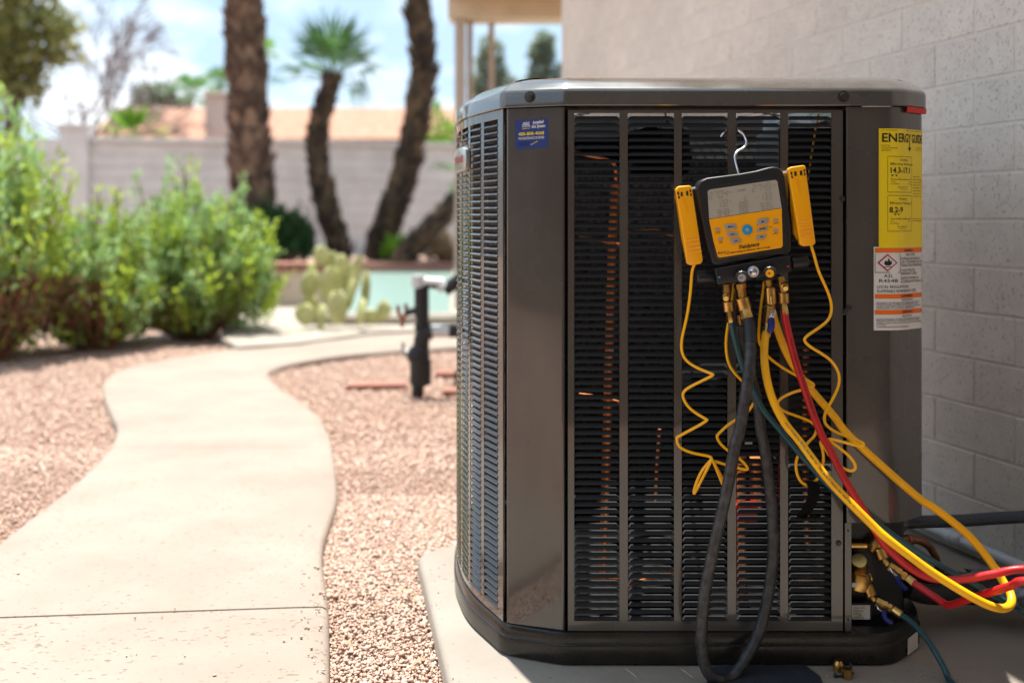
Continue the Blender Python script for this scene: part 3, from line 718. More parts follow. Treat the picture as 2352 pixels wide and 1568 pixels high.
def strip(m_, s0, s1, z0, z1_, n_=4, th=.0018):
    for k in range(n_):
        a, c = s0+(s1-s0)*k/n_, s0+(s1-s0)*(k+1)/n_; P4 = [sp(a), sp(c), sp(c, -th), sp(a, -th)]
        m_.hexa([Vector((p.x, p.y, z0)) for p in P4]+[Vector((p.x, p.y, z1_)) for p in P4])
SC = []; s_ = .021
while s_ < sl_[-1]-.07: SC.append((s_, s_+.0575)); s_ += .0575+.0135
m_ = MB(); edges_ = [0.0]+[q for c in SC for q in c]+[sl_[-1]]
strip(m_, 0, sl_[-1], ZB, BOTZ, 40); strip(m_, 0, sl_[-1], TOPZ-.004, ZT, 40)
for i in range(0, len(edges_), 2): strip(m_, edges_[i], edges_[i+1], BOTZ, TOPZ-.004, 2)
lp = m_.build('side_panel', 'paint', hp, smooth=20)
many.mi = 1
for r in range(NR):
    for c in SC[:6]:
        z = TOPZ-.004-PT*(r+1)+.0006+.0036*0
        rows = []
        for k in range(4):
            t = k/3; row = []
            for _, dy, dz, ins in slat_geo(1)[0]:
                q = sp(c[0]+ins+(c[1]-c[0]-2*ins)*t, -dy); row.append(Vector((q.x, q.y, z+dz)))
            rows.append(row)
        many.loft(rows, cap0=True, cap1=True)
tag(many.build('louver_slats', ['shaded_slat', 'skylit_slat'], hp, smooth=25), 'louver slats of the curved side panel and the lowest front rows', kind='stuff')

# left corner panel (plain, folded edges) with its blue sticker
def panel_from(pts, z0, z1_, name, mt='paint', th=.012, r=.006, parent=hp):
    """sheet bent along a plan polyline, edges returned inward"""
    q = [Vector(p) for p in fillet(pts, r, 5, closed=False)]; m_ = MB()
    m_.loft([[Vector((p.x, p.y, z0)) for p in q], [Vector((p.x, p.y, z1_)) for p in q]], closed=False)
    o = m_.build(name, mt, parent, smooth=40, recalc=False); return o
e0 = A2+cdir*.0035; e1 = B2-cdir*.0015; inn = -cnv
panel_from([(e0+inn*.014).to_tuple()[:2], e0.to_tuple()[:2], e1.to_tuple()[:2], (e1+inn*.014).to_tuple()[:2]], ZB, ZT-.001, 'corner_panel', r=.005)
m_ = MB(); q = offset(BO, -.010); m_.loft([ring(q, ZB+.001), ring(q, ZT-.002)])
# dark liner behind the seams of the closed corners
for a, c in (((-.004, 1.652), (.006, 1.642)), ((.078, 1.613), (.094, 1.611)), ((.528, 1.623), (.545, 1.623))):
    ln = MB(); ln.box((min(a[0], c[0]), min(a[1], c[1]), ZB), (max(a[0], c[0]), max(a[1], c[1])+.002, ZT-.004)); ln.build('seam_liner', 'seam', hp, smooth=0)
sticker_plane = lambda x, y, d=.0: None
def corner_pt(x, y, d):
    rx = (x-CX)/F                           # ray X = rx*Y; plane A2 + s*cdir
    s_ = (rx*A2.y-A2.x)/(cdir.x-rx*cdir.y); p = A2+cdir*s_; return Vector((p.x, p.y, CAMZ-(y-HY)/F*p.y))+cnv*d
cz6 = lambda d: (lambda x, y: corner_pt(*z6(x, y), d))
f6 = cz6(.0004)
def rrect(pts, r, n_=4):
    c = [Vector((p[0], p[1], 0)) for p in pts]; return [(q.x, q.y) for q in [Vector((k.x, k.y)) for k in fillet([k.to_tuple()[:2] for k in c], r, n_)]]
m_ = MB(); m_.add([f6(x, y) for x, y in rrect([(637, 437), (948, 415), (950, 690), (642, 711)], 18)], [tuple(range(20))])
st = m_.build('installer_sticker', 'sticker_blue', hp, recalc=False); tag(st, 'blue installer sticker with white and yellow lettering')
f6 = cz6(.0009)
def lettering(parent, mt, items, name='lettering'):
    pr = Print()
    for it in items: pr.text(it[0], it[1], *it[2:])
    return pr.build(name, mt, parent, smooth=0, recalc=False)
lf = lambda a, c, h: line_fn(a, c, h, f6)
lettering(st, 'white_print', [('WAY', lf((712, 480), (778, 474), 26), True), ('COOL', lf((705, 500), (784, 494), 25), True), ('Installed', lf((806, 470), (912, 460), 30), True, .35), ('this System', lf((796, 508), (924, 498), 30), True, .35),
    ('FOR MAINTENANCE OR REPAIRS', lf((672, 622), (914, 607), 26), False)])
lettering(st, 'yellow_print', [('480-808-4068', lf((670, 582), (914, 567), 31), True), ('PLUMBING & AIR', lf((706, 521), (780, 514), 11), True), ('Like us & Save!', lf((788, 672), (856, 634), 13), True, .3)])
lettering(st, 'sticker_blue_dark', [('LICENSED BONDED', lf((674, 658), (776, 650), 17)), ('& INSURED ROC', lf((674, 682), (776, 674), 17))])

# right corner panel, wrapped round the chamfer, open below for the service valves
RC = [(.5375, 1.6150), (.5375, FY), (.622, FY, .018), (.677, 1.641, .010), (.701, 1.76, .05), (.706, 2.24)]
o = panel_from(RC, .226, ZT-.001, 'service_panel', r=.003)
m_ = MB(); m_.box((.5352, FY+.0005, ZB-.002), (.5455, FY+.002, .2255)); fl = m_.build('panel_flange', 'paint', hp, smooth=0)
for y in (1988, 2322): bolt(fl, P((3000+(398)/2.2083)*K, (y)*K, FY+.0004), (0, -1, 0), .0018, 'black_metal', 'screw_hole', .0006)
for x, y in ((1934, 457), (1950, 706)): bolt(hp, P(x, y, FY), (0, -1, 0), .0033, 'screw', 'screw')
for x, y in ((3183, 1777), (3144, 2035), (2506*.0+3168, 1170)): bolt(hp, P(x*K, y*K, FY), (0, -1, 0), .0033, 'screw', 'screw')
# red tab under the cap
wr_pts = [Vector((p.x, p.y, 0)) for p in fillet(RC[1:], .003, 8, closed=False)]
wl_ = [0]
for a, c in zip(wr_pts, wr_pts[1:]): wl_.append(wl_[-1]+(c-a).length)
def wrap(s_, z, d=.0):
    i = max([k for k in range(len(wl_)-1) if wl_[k] <= s_] or [0]); a, c = wr_pts[i], wr_pts[i+1]; t = (s_-wl_[i])/(wl_[i+1]-wl_[i]); e = (c-a).normalized()
    p = a.lerp(c, t)+Vector((e.y, -e.x, 0))*d; return Vector((p.x, p.y, z))
m_ = MB(); N_ = 14
m_.loft([[wrap(.096+.058*k/N_, z, d) for k in range(N_+1)] for z, d in ((.886, .001), (.886, .0065), (.8945, .0075), (.8945, .001))], closed=False); m_.build('red_tab', 'red_plastic', hp)
# energy label
def wquad(m_, u0, u1, z0, z1_, d, n_=16): m_.loft([[wrap(u0+(u1-u0)*k/n_, z, d) for k in range(n_+1)] for z in (z0, z1_)], closed=False)
EU0, EU1, EZ0, EZ1 = .0515, .1505, .6675, .8590
m_ = MB(); wquad(m_, EU0, EU1, EZ0, EZ1, .0012, 24); en = m_.build('energy_label', 'label_yellow', hp, recalc=False); tag(en, 'bright yellow energy efficiency label with black print')
EW, EH = EU1-EU0, EZ1-EZ0
def eu(u_, v_, d=.0018): return wrap(EU0+EW*u_, EZ1-EH*v_, d)
def ew(s, u0, u1, v, h, *a): return (s, (lambda p, q: eu(u0+(u1-u0)*p, v-h*q)),)+a
items = [ew('EN', .05, .30, .112, .072, True), ew('ERG', .33, .555, .112, .072, True), ew('Y', .555, .635, .112, .072, True), ew('GUIDE', .66, .97, .112, .072, True),
    ew('U.S. Government', .05, .30, .018, .010), ew('Federal law prohibits removal of this label', .5, .97, .018, .010),
    ew('Heat Pump', .04, .18, .148, .013), ew('Cooling and Heating', .04, .31, .168, .013), ew('Split System', .04, .20, .188, .013), ew('Heat pump', .80, .95, .158, .012), ew('Model series', .76, .95, .176, .012),
    ew('Cooling', .36, .54, .270, .018), ew('Efficiency Rating', .19, .60, .306, .020), ew('(SEER2)', .61, .69, .304, .010), ew('14.3-17.1', .19, .60, .372, .046, True),
    ew('14.3', .20, .27, .452, .012), ew('42', .58, .62, .452, .012), ew('Least Efficient', .19, .36, .468, .009), ew('Most', .56, .63, .468, .009), ew('Range of Similar Models', .32, .54, .496, .012), ew('Cooling', .36, .52, .512, .009),
    ew('Heating', .34, .52, .598, .018), ew('Efficiency Rating', .18, .58, .634, .020), ew('(HSPF2)', .59, .67, .632, .010), ew('8.2-9', .17, .42, .704, .046, True),
    ew('7.5', .19, .24, .784, .012), ew('14', .57, .61, .784, .012), ew('Least Efficient', .18, .35, .800, .009), ew('Range of Similar Models', .31, .53, .828, .012), ew('Heating', .35, .50, .844, .009), ew('For energy cost info, visit', .68, .93, .760, .011), ew('productinfo.energy.gov', .68, .94, .778, .011)]
for i, s_ in enumerate(['This systems', 'efficiency ratings', 'of this unit combined', 'with each coil. The', 'energy efficiency rat', 'ing may vary based on', 'geographic regions. Ask', 'your contractor for details']):
    items.append(ew(s_, .70, .94 if i else .9, .405+i*.0235, .012))
pr = Print()
for it in items: pr.text(it[0], it[1], *it[2:])
def ebar(u0, u1, v0, v1): wquad(pr, EU0+EW*u0, EU0+EW*u1, EZ1-EH*v1, EZ1-EH*v0, .0018, 6)
ebar(.590, .606, .112, .16); pr.add([eu(.55, .155), eu(.645, .155), eu(.598, .188)], [(0, 1, 2)])
for v0, v1 in ((.232, .532), (.560, .860)):
    for a in ((.14, .145), (.655, .66)): ebar(a[0], a[1], v0, v1)
    for a in (v0, v1): ebar(.14, .66, a, a+.003)
for v in (.425, .757):
    ebar(.20, .62, v, v+.004)
    for k in (.20, .34, .48, .615): ebar(k, k+.006, v-.014, v)
for v, us in ((.388, (.22, .29)), (.715, (.27, .33))):
    for k in us: pr.add([eu(k-.028, v), eu(k+.028, v), eu(k, v+.014)], [(0, 1, 2)])
pr.build('lettering', 'ink', en, smooth=0, recalc=False)
# warning label below it
WU0, WU1, WZ0, WZ1 = .0425, .1500, .5350, .6690
m_ = MB(); wquad(m_, WU0, WU1, WZ0, WZ1, .0007, 24); wa = m_.build('warning_label', 'label_white', hp, recalc=False); tag(wa, 'white and orange flammable refrigerant warning label')
WW, WH = WU1-WU0, WZ1-WZ0
def wu(u_, v_, d=.0013): return wrap(WU0+WW*u_, WZ1-WH*v_, d)
def ww(s, u0, u1, v, h, *a): return (s, (lambda p, q: wu(u0+(u1-u0)*p, v-h*q)),)+a
for v0, v1 in ((.015, .07), (.565, .62), (.755, .81)):
    m_ = MB(); wquad(m_, WU0+WW*.025, WU1-WW*.02, WZ1-WH*v1, WZ1-WH*v0, .0010, 16); m_.build('orange_band', 'label_orange', wa, recalc=False)
def dia(cx_, cy_, rx, ry, d): return [wu(cx_, cy_-ry, d), wu(cx_+rx, cy_, d), wu(cx_, cy_+ry, d), wu(cx_-rx, cy_, d)]
m_ = MB(); m_.add(dia(.215, .19, .155, .105, .0014), [(0, 1, 2, 3)]); m_.build('hazard_diamond', 'label_red', wa, recalc=False)
m_ = MB(); m_.add(dia(.215, .19, .125, .085, .0019), [(0, 1, 2, 3)]); m_.build('diamond_field', 'label_white', wa, recalc=False)
pr = Print()
fl_ = [(.0, .35), (.2, .33), (.33, .18), (.36, -.02), (.28, -.2), (.20, -.06), (.16, -.26), (.02, -.5), (.03, -.22), (-.09, -.05), (-.13, -.24), (-.25, -.12), (-.33, .08), (-.27, .25), (-.13, .34)]
pr.add([wu(.215+p[0]*.17, .185+p[1]*.11, .0024) for p in fl_], [tuple(range(len(fl_)))])
pr.quad(wu(.155, .235, .0024), wu(.275, .235, .0024), wu(.275, .242, .0024), wu(.155, .242, .0024))
for a in (.025, .415):
    wquad(pr, WU0+WW*a, WU0+WW*(a+.006), WZ1-WH*.305, WZ1-WH*.075, .0013, 1)
wquad(pr, WU0+WW*.025, WU0+WW*.42, WZ1-WH*.309, WZ1-WH*.303, .0013, 2)
for a in (.0, .993): wquad(pr, WU0+WW*a, WU0+WW*min(1, a+.008), WZ0, WZ1, .0010, 1)
items = [ww('WARNING', .50, .72, .058, .028, True), ww('RISK OF FIRE', .55, .78, .112, .034), ww('FLAMMABLE REFRIGERANT', .43, .92, .16, .032), ww('USED. TO BE REPAIRED ONLY BY', .43, .98, .20, .032), ww('TRAINED SERVICE PERSONNEL.', .43, .97, .24, .032),
    ww('DO NOT PUNCTURE', .43, .78, .298, .032), ww('REFRIGERANT TUBING.', .43, .84, .338, .032), ww('DISPOSE OF PROPERLY IN', .43, .88, .394, .032), ww('ACCORDANCE WITH FEDERAL OR', .43, .985, .434, .032),
    ww('A2L', .16, .30, .366, .040), ww('R454B', .09, .38, .426, .040), ww('LOCAL REGULATIONS.', .06, .62, .496, .036), ww('FLAMMABLE REFRIGERANT USED.', .06, .82, .548, .036),
    ww('AVERTISSEMENT', .44, .72, .606, .028, True), ww('RISQUE D’INCENDIE', .45, .72, .650, .026), ww('RÉFRIGÉRANT INFLAMMABLE UTILISÉ. À RÉPARER SEULEMENT PAR DU', .05, .90, .680, .018), ww('PROFESSIONNEL QUALIFIÉ. NE PAS PERFORER LES TUBES', .05, .86, .700, .018),
    ww('ÉLIMINER CORRECTEMENT LE PRODUIT CONFORMÉMENT AUX RÈGLEMENTS', .05, .93, .724, .018), ww('FÉDÉRALES OU LOCALES. RÉFRIGÉRANT', .05, .78, .745, .018),
    ww('ADVERTENCIA', .46, .72, .796, .028, True), ww('RIESGO DE FUEGO', .47, .70, .845, .026), ww('CONTIENE REFRIGERANTE INFLAMABLE. DEBE SER REPARADO ÚNICAMENTE POR', .05, .92, .876, .018), ww('PERSONAL DE SERVICIO CALIFICADO. NO PERFORE LA TUBERÍA', .05, .90, .896, .018),
    ww('ELIMÍNELO CORRECTAMENTE, DE ACUERDO CON LAS REGULACIONES FEDERALES', .05, .96, .922, .018), ww('O LOCALES.', .05, .20, .942, .018), ww('CONTIENE REFRIGERANTE INFLAMABLE', .05, .60, .968, .018)]
for it in items: pr.text(it[0], it[1], *it[2:])
pr.build('lettering', 'ink', wa, smooth=0, recalc=False)

# maker's badge on the side grille
bs = [s for s in np.linspace(.17, .27, 3)]
def bp(s_, z, d): q = sp(s_, d); return Vector((q.x, q.y, z))
zb_ = lambda y, Y: CAMZ-(y-HY)/F*Y
bz0, bz1 = zb_(397, 1.87), zb_(344, 1.87); b0, b1 = .150, .275
oc = [(0, .5), (.03, .12), (.12, .02), (.5, 0), (.88, .02), (.97, .12), (1, .5), (.97, .86), (.86, .98), (.5, 1), (.14, .98), (.03, .86)]
m_ = MB(); m_.loft([[bp(b0+(b1-b0)*u_, bz0+(bz1-bz0)*v_, d) for u_, v_ in oc] for d in (.0005, .007)]+[[bp(b0+(b1-b0)*(.5+(u_-.5)*.93), bz0+(bz1-bz0)*(.5+(v_-.5)*.93), .009) for u_, v_ in oc]], cap0=True, cap1=True)
bd = m_.build('badge', 'badge', hp, smooth=40); tag(bd, 'grey badge with red lettering on the side grille')
pr = Print(); bf = lambda a, c, v, h: (lambda p, q: bp(b0+(b1-b0)*(a+(c-a)*p), bz0+(bz1-bz0)*(v+h*q), .0096))
s_dir = 1 if CX+F*bp(b0, 0, 0).x/bp(b0, 0, 0).y > CX+F*bp(b1, 0, 0).x/bp(b1, 0, 0).y else 0
if s_dir: pr.text('TRANE', bf(.90, .12, .36, .28), True)
else: pr.text('TRANE', bf(.12, .90, .36, .28), True)
pr.build('lettering', 'label_red', bd, smooth=0, recalc=False)

# inside: coil, compressor, tubing
m_ = MB(); cpath = [(-.012, 1.70), (-.045, 1.78), (-.074, 1.92), (-.083, 2.06), (-.07, 2.22), (-.02, 2.32), (.07, 2.36), (.6, 2.33), (.66, 2.22), (.68, 1.85)]
cq = fillet(cpath, .05, 5, closed=False)
m_.loft([[Vector((p.x, p.y, z)) for p in cq] for z in (.06, .899)], closed=False); coil = m_.build('coil', 'fins', hp, recalc=False)
n, L, b = nodes_of('fins')
geo = n.new('ShaderNodeNewGeometry'); mpn = n.new('ShaderNodeMapping'); mpn.inputs['Scale'].default_value = (420, 420, 46); L(geo.outputs['Position'], mpn.inputs['Vector'])
wv = n.new('ShaderNodeTexNoise'); wv.inputs['Scale'].default_value = 1; wv.inputs['Detail'].default_value = 2; L(mpn.outputs[0], wv.inputs['Vector'])
bbn = n.new('ShaderNodeBump'); bbn.inputs['Strength'].default_value = 1; bbn.inputs['Distance'].default_value = .004; L(wv.outputs['Fac'], bbn.inputs['Height']); L(bbn.outputs[0], b.inputs['Normal'])
rp_ = n.new('ShaderNodeValToRGB'); rp_.color_ramp.elements[0].position = .40; rp_.color_ramp.elements[1].position = .66; rp_.color_ramp.elements[0].color = (.018, .015, .013, 1); rp_.color_ramp.elements[1].color = (.26, .215, .18, 1)
L(wv.outputs['Fac'], rp_.inputs[0]); L(rp_.outputs[0], b.inputs['Base Color'])
m_ = MB(); m_.prism([Vector((p.x, p.y, .0533)) for p in offset(BO, -.022)], (0, 0, .001)); m_.build('shade_floor', 'seam', hp, smooth=0)  # near-black sheet laid over the sunlit base floor to paint it as shade
m_ = MB(); m_.rev((.43, 2.02, .055), (.43, 2.02, .42), [(0, .085), (.04, .095), (.1, .098), (.85, .098), (.95, .085), (1, .04)], 28); m_.build('compressor', 'seam', hp)
def ctube(name, pts, r, mt='copper', n_=6): m_ = MB(); m_.tube(catmull(pts, n_), r, 10); return m_.build(name, mt, hp)
Yi = 1.68
ctube('copper_pipe', [P(1414, 420, Yi), P(1408, 520, Yi), P(1402, 700, Yi), P(1395, 950, Yi), P(1390, 1150, Yi), P(1384, 1310, Yi)], .0074)
ctube('copper_line', [P(1322, 352, 1.64), P(1365, 360, 1.65), P(1405, 372, 1.66), P(1414, 395, 1.67), P(1413, 440, Yi)], .0032)
m_ = MB(); m_.rev(P(1401, 792, Yi), P(1401, 806, Yi), [(0, .0067), (1, .0067)], 14); m_.build('pipe_tag', 'white_print', hp)
ctube('copper_pipe', [P(1702, 1040, 1.70), P(1700, 1120, 1.70), P(1704, 1330, 1.70), P(1712, 1440, 1.70)], .0095)
ctube('copper_pipe', [P(1736, 1050, 1.71), P(1738, 1130, 1.71), P(1738, 1165, 1.71)], .011)
ctube('copper_pipe', [P(1852, 800, 1.69), P(1850, 1000, 1.69), P(1852, 1140, 1.69), P(1856, 1260, 1.69)], .0058)
for y in (545, 905, 1320): ctube('copper_line', [P(1330, y, 1.665), P(1372, y+6, 1.67), P(1425, y+14+random.uniform(-8, 8), 1.69)], .0028, 'copper')
ctube('copper_line', [P(1440, 1345, 1.67), P(1490, 1328, 1.67), P(1535, 1315, 1.68), P(1600, 1322, 1.7)], .0032)
ctube('copper_line', [P(1440, 535, 1.67), P(1500, 530, 1.67), P(1545, 540, 1.68)], .003)
ctube('copper_line', [P(1505, 1160, 1.68), P(1508, 1080, 1.68), P(1515, 985, 1.68)], .003)
ctube('copper_line', [P(1820, 1335, 1.67), P(1860, 1330, 1.67), P(1900, 1334, 1.68)], .003)
m_ = MB(); m_.box(P(1676, 1200, 1.685).to_tuple(), (P(1742, 1160, 1.685)+Vector((0, .03, 0))).to_tuple()); m_.build('solenoid', 'red_plastic', hp, bevel=.004)
for i, pts in enumerate([[(1880, 262), (1868, 330), (1855, 420), (1850, 470)]]):
    m_ = MB(); m_.tube(catmull([P(x, y, 1.66) for x, y in pts], 6), .0016, 6); m_.build('yellow_wire', 'cord', hp)
for i, (x, cc_) in enumerate(((1792, 'label_red'), (1796, 'button_blue'), (1800, 'label_red'))):
    m_ = MB(); m_.tube(catmull([P(x, 1045, 1.66), P(x-3, 1090, 1.66), P(x-1, 1150, 1.66)], 5), .0011, 6); m_.build('wire', cc_, hp)
m_ = MB(); a, c = P(1712, 1030, 1.665), P(1728, 1014, 1.665); m_.box(a.to_tuple(), (c.x, c.y+.003, c.z)); m_.build('wire_nut', 'white_print', hp)
m_ = MB(); m_.box((.455, 1.70, .30), (.60, 1.86, .87)); m_.build('control_box', 'black_metal', hp, bevel=.004)

# service valve bay on the right
RB = [(.5465, 1.660), (.600, 1.655), (.655, 1.672), (.684, 1.735), (.690, 1.85), (.690, 2.2)]
panel_from(RB, .0525, .2258, 'valve_bay', 'black_metal', r=.012)
m_ = MB(); q = [Vector((p[0], p[1], .2262)) for p in ((.5385, FY+.003), (.618, FY+.003), (.672, 1.645), (.696, 1.77), (.69, 2.2), (.50, 2.2), (.50, 1.66))]; m_.prism(q, (0, 0, .0015)); m_.build('bay_top', 'black_metal', hp, smooth=0)
V4 = lambda x, y, Y: P(*z4(x, y), Y)
m_ = MB(); m_.box((.500, 1.635, .0528), (.5462, 1.655, .226)); m_.build('bay_side', 'black_metal', hp, smooth=0)
def fitting(parent, segs, name, mt='brass'):
    m_ = MB()
    for p0, p1, prof, seg in segs: m_.rev(p0, p1, prof, seg)
    return m_.build(name, mt, parent, smooth=28)
KN = lambda r: [(0, r*.8), (.06, r*.97)]+[(.1+.8*k/10, r, 1) for k in range(11)]+[(.94, r*.97), (1, r*.8)]
Yv = 1.640
sv = fitting(hp, [(V4(462, 790, Yv), V4(490, 640, Yv), [(0, .012), (.1, .021), (.5, .022), (.9, .019), (1, .014)], 20), (V4(485, 650, Yv), V4(488, 600, Yv-.004), [(0, .0155), (1, .0155)], 6),
    (V4(487, 600, Yv-.003), V4(489, 552, Yv-.016), [(0, .0120), (.15, .0135), (.8, .0135), (1, .0118)], 16), (V4(540, 700, Yv+.012), V4(585, 680, Yv+.012), [(0, .012), (.8, .012), (1, .010)], 14)], 'suction_valve')
m_ = MB(); a, c = V4(430, 775, Yv-.0225), V4(473, 738, Yv-.0225); m_.box(a.to_tuple(), (c.x, c.y+.0006, c.z)); m_.build('valve_tag', 'label_white', hp, smooth=0)
fitting(hp, [(V4(420, 428, 1.65), V4(610, 428, 1.648), [(0, .0065), (1, .0065)], 12), (V4(600, 470, 1.648), V4(640, 370, 1.648), [(0, .013), (.5, .017), (1, .013)], 14)], 'liquid_valve')
m_ = MB(); m_.tube(catmull([V4(430, 465, 1.655), V4(520, 463, 1.655), V4(600, 460, 1.655)], 4), .005, 10); m_.build('black_line', 'black_hose', hp)
m_ = MB(); a, c = V4(428, 1040, 1.632), V4(580, 922, 1.632); m_.box(a.to_tuple(), (c.x, c.y+.0006, c.z)); tg = m_.build('data_tag', 'silver_label', hp, smooth=0); tag(tg, 'silver data tag printed upside down in the valve bay')
pr = Print(); ft = lambda a, c, h: line_fn(a, c, -h, lambda x, y: V4(x, y, 1.6312))
for s_, a, c, h in (('MAX75', (500, 938), (540, 938), 13), ('PSIG', (448, 940), (485, 940), 13), ('4171870FLA', (440, 962), (530, 962), 14), ('PS AP 80', (446, 984), (502, 984), 14), ('208', (484, 1000), (512, 1000), 14), ('M7526B0277', (432, 1018), (530, 1018), 14)):
    dx = lambda p, q, a=a, c=c, h=h: V4(c[0]-(c[0]-a[0])*p, a[1]+h*q, 1.6312); pr.text(s_, dx)
pr.build('lettering', 'ink', tg, smooth=0, recalc=False)
m_ = MB(); a, c = V4(424, 1050, 1.634), V4(604, 905, 1.634); m_.box(a.to_tuple(), (c.x, c.y+.02, c.z)); m_.build('bracket', 'black_metal', hp, bevel=.002)
# tag at the base corner (its square code is left blank)
Bq = [Vector((.611, 1.589, 0)), Vector((.690, 1.672, 0))]; bdv = (Bq[1]-Bq[0]).normalized(); bnv = Vector((bdv.y, -bdv.x, 0))
def btag(s_, z, d=.0012): p = Bq[0]+bdv*s_+bnv*d; return Vector((p.x, p.y, z))
m_ = MB(); m_.add([btag(.048, .003), btag(.090, .003), btag(.090, .0305), btag(.048, .0305)], [(0, 1, 2, 3)]); m_.build('base_tag', 'label_white', hp, recalc=False)
# conduit fitting
m_ = MB(); m_.rev(V4(690, 255, 1.70), V4(830, 240, 1.735), [(0, .013), (.65, .013), (.66, .0165), (.95, .0165), (1, .014)], 18); m_.build('conduit_fitting', 'paint', hp)

# ================================================================== MANIFOLD GAUGE hung on the grille
YG = 1.540
g1 = lambda x, y, Y=YG: P(*z1(x, y), Y)
mg = thing('manifold_gauge', g1(700, 800, 1.56), 'digital refrigerant manifold gauge with yellow keypad hanging on the grille', 'gauge')
case = [(262, 548), (286, 512), (340, 486), (480, 468), (620, 450), (760, 425), (855, 398), (900, 392), (940, 398), (974, 425), (990, 470), (1015, 650), (1044, 900), (1049, 1085), (1035, 1118), (720, 1165), (412, 1222), (385, 1203), (330, 1020), (282, 760), (258, 590)]
m_ = MB(); m_.prism([g1(x, y, YG) for x, y in case], (0, .040, 0)); m_.build('case', 'rubber', mg, bevel=.0055, bseg=4, smooth=50)
def shrink(pts, k):
    cx_ = sum(p[0] for p in pts)/len(pts); cy_ = sum(p[1] for p in pts)/len(pts); return [(cx_+(p[0]-cx_)*k, cy_+(p[1]-cy_)*k) for p in pts]
bez = [(318, 586), (350, 560), (915, 478), (950, 500), (975, 640), (1005, 900), (1000, 1075), (985, 1092), (440, 1182), (412, 1165), (370, 1000), (330, 760)]
m_ = MB(); m_.prism([g1(x, y, YG-.0012) for x, y in bez], (0, .003, 0)); m_.build('bezel', 'black_plastic', mg, bevel=.0008)
lcdp = [(345, 600), (362, 585), (912, 503), (930, 514), (966, 738), (357, 831)]
m_ = MB(); m_.prism([g1(x, y, YG-.0020) for x, y in lcdp], (0, .0015, 0)); lcd = m_.build('screen', 'lcd', mg)
kp = [(357, 835), (966, 742), (975, 1056), (962, 1073), (446, 1156), (430, 1148), (392, 1010)]
m_ = MB(); m_.prism([g1(x, y, YG-.0020) for x, y in kp], (0, .0015, 0)); key = m_.build('keypad', 'keypad', mg)
# seven-segment digits
SEG = {'0': 'abcdef', '1': 'bc', '2': 'abged', '3': 'abgcd', '4': 'fgbc', '5': 'afgcd', '6': 'afgedc', '7': 'abc', '8': 'abcdefg', '9': 'abcdfg', '-': 'g'}
SQ = {'a': (.1, .9, .9, 1), 'g': (.12, .45, .88, .55), 'd': (.1, 0, .9, .1), 'b': (.82, .54, 1, .96), 'c': (.82, .04, 1, .46), 'f': (0, .54, .18, .96), 'e': (0, .04, .18, .46)}
def digits(m_, s, p0, p1, h):
    nd = sum(1. for c in s if c != '.'); dx, dy = p1[0]-p0[0], p1[1]-p0[1]; l = math.hypot(dx, dy); ux, uy = dx/l, dy/l; vx, vy = uy, -ux; w = l/nd; i = 0
    def pt(a, bq): a = a+.10*h*bq/l*l/l*0; X = p0[0]+ux*a+vx*h*bq+ux*.08*h*bq; Yq = p0[1]+uy*a+vy*h*bq+uy*.08*h*bq; return g1(X, Yq, YG-.0023)
    for c in s:
        if c == '.':
            a = i*w-.12*w; m_.add([pt(a, 0), pt(a+.1*w, 0), pt(a+.1*w, .09), pt(a, .09)], [(0, 1, 2, 3)]); continue
        for q in SEG[c]:
            x0, y0, x1_, y1_ = SQ[q]; m_.add([pt((i+x0*.78)*w, y0), pt((i+x1_*.78)*w, y0), pt((i+x1_*.78)*w, y1_), pt((i+x0*.78)*w, y1_)], [(0, 1, 2, 3)])
        i += 1
m_ = MB()
for a in (('270.4', (358, 672), (520, 645), 62), ('13.2', (430, 738), (524, 722), 58), ('94.8', (428, 812), (532, 796), 57), ('12', (640, 682), (676, 677), 38), ('108.0', (593, 740), (690, 726), 46), ('106.8', (598, 786), (692, 774), 40), ('274.9', (720, 610), (882, 584), 62), ('-13.3', (750, 682), (890, 664), 58), ('93.5', (792, 757), (896, 740), 55)): digits(m_, *a)
m_.build('digits', 'lcd_dark', lcd, smooth=0, recalc=False)
lg = lambda a, c, h: line_fn(a, c, h, lambda x, y: g1(x, y, YG-.0023))
for s_, a, c, h in (('psig', (515, 612), (545, 608), 14), ('psig', (885, 555), (915, 550), 14), ('°F', (528, 690), (545, 687), 14), ('R454B', (600, 605), (665, 592), 20), ('°F', (692, 722), (708, 719), 12)):
    pr = Print(); pr.text(s_, lg(a, c, h)); pr.build('lettering', 'lcd_dark', lcd, smooth=0, recalc=False)
def button(name, pts, mt, d=.0016, bev=.0005):
    m_ = MB(); m_.prism([g1(x, y, YG-.0020-d) for x, y in pts], (0, d, 0)); return m_.build(name, mt, key, bevel=bev)
quads = {'MENU': [(482, 884), (488, 878), (574, 871), (582, 876), (592, 910), (587, 915), (496, 921), (490, 917)], 'VIEW': [(500, 945), (590, 938), (597, 942), (602, 972), (597, 977), (520, 985), (513, 981)], 'AIR': [(531, 1002), (612, 990), (619, 994), (627, 1026), (550, 1040), (543, 1036)],
         'UP': [(766, 840), (774, 834), (850, 820), (857, 824), (857, 862), (760, 888), (755, 884)], 'ENTER': [(762, 918), (848, 888), (853, 891), (851, 924), (760, 944), (757, 940)], 'DOWN': [(757, 972), (837, 958), (841, 961), (826, 995), (754, 1008), (750, 1004)]}
for k_, q in quads.items(): button('button', q, 'button_grey')
for cx_, cy_ in ((428, 920), (453, 1000), (917, 840), (914, 925)):
    button('small_button', [(cx_+(11*math.cos(a)+(12 if math.cos(a) > 0 else -12)), cy_+11*math.sin(a)-(3 if math.cos(a) > 0 else -1)) for a in np.linspace(0, 2*math.pi, 17)[:-1]], 'button_grey', .001, .0003)
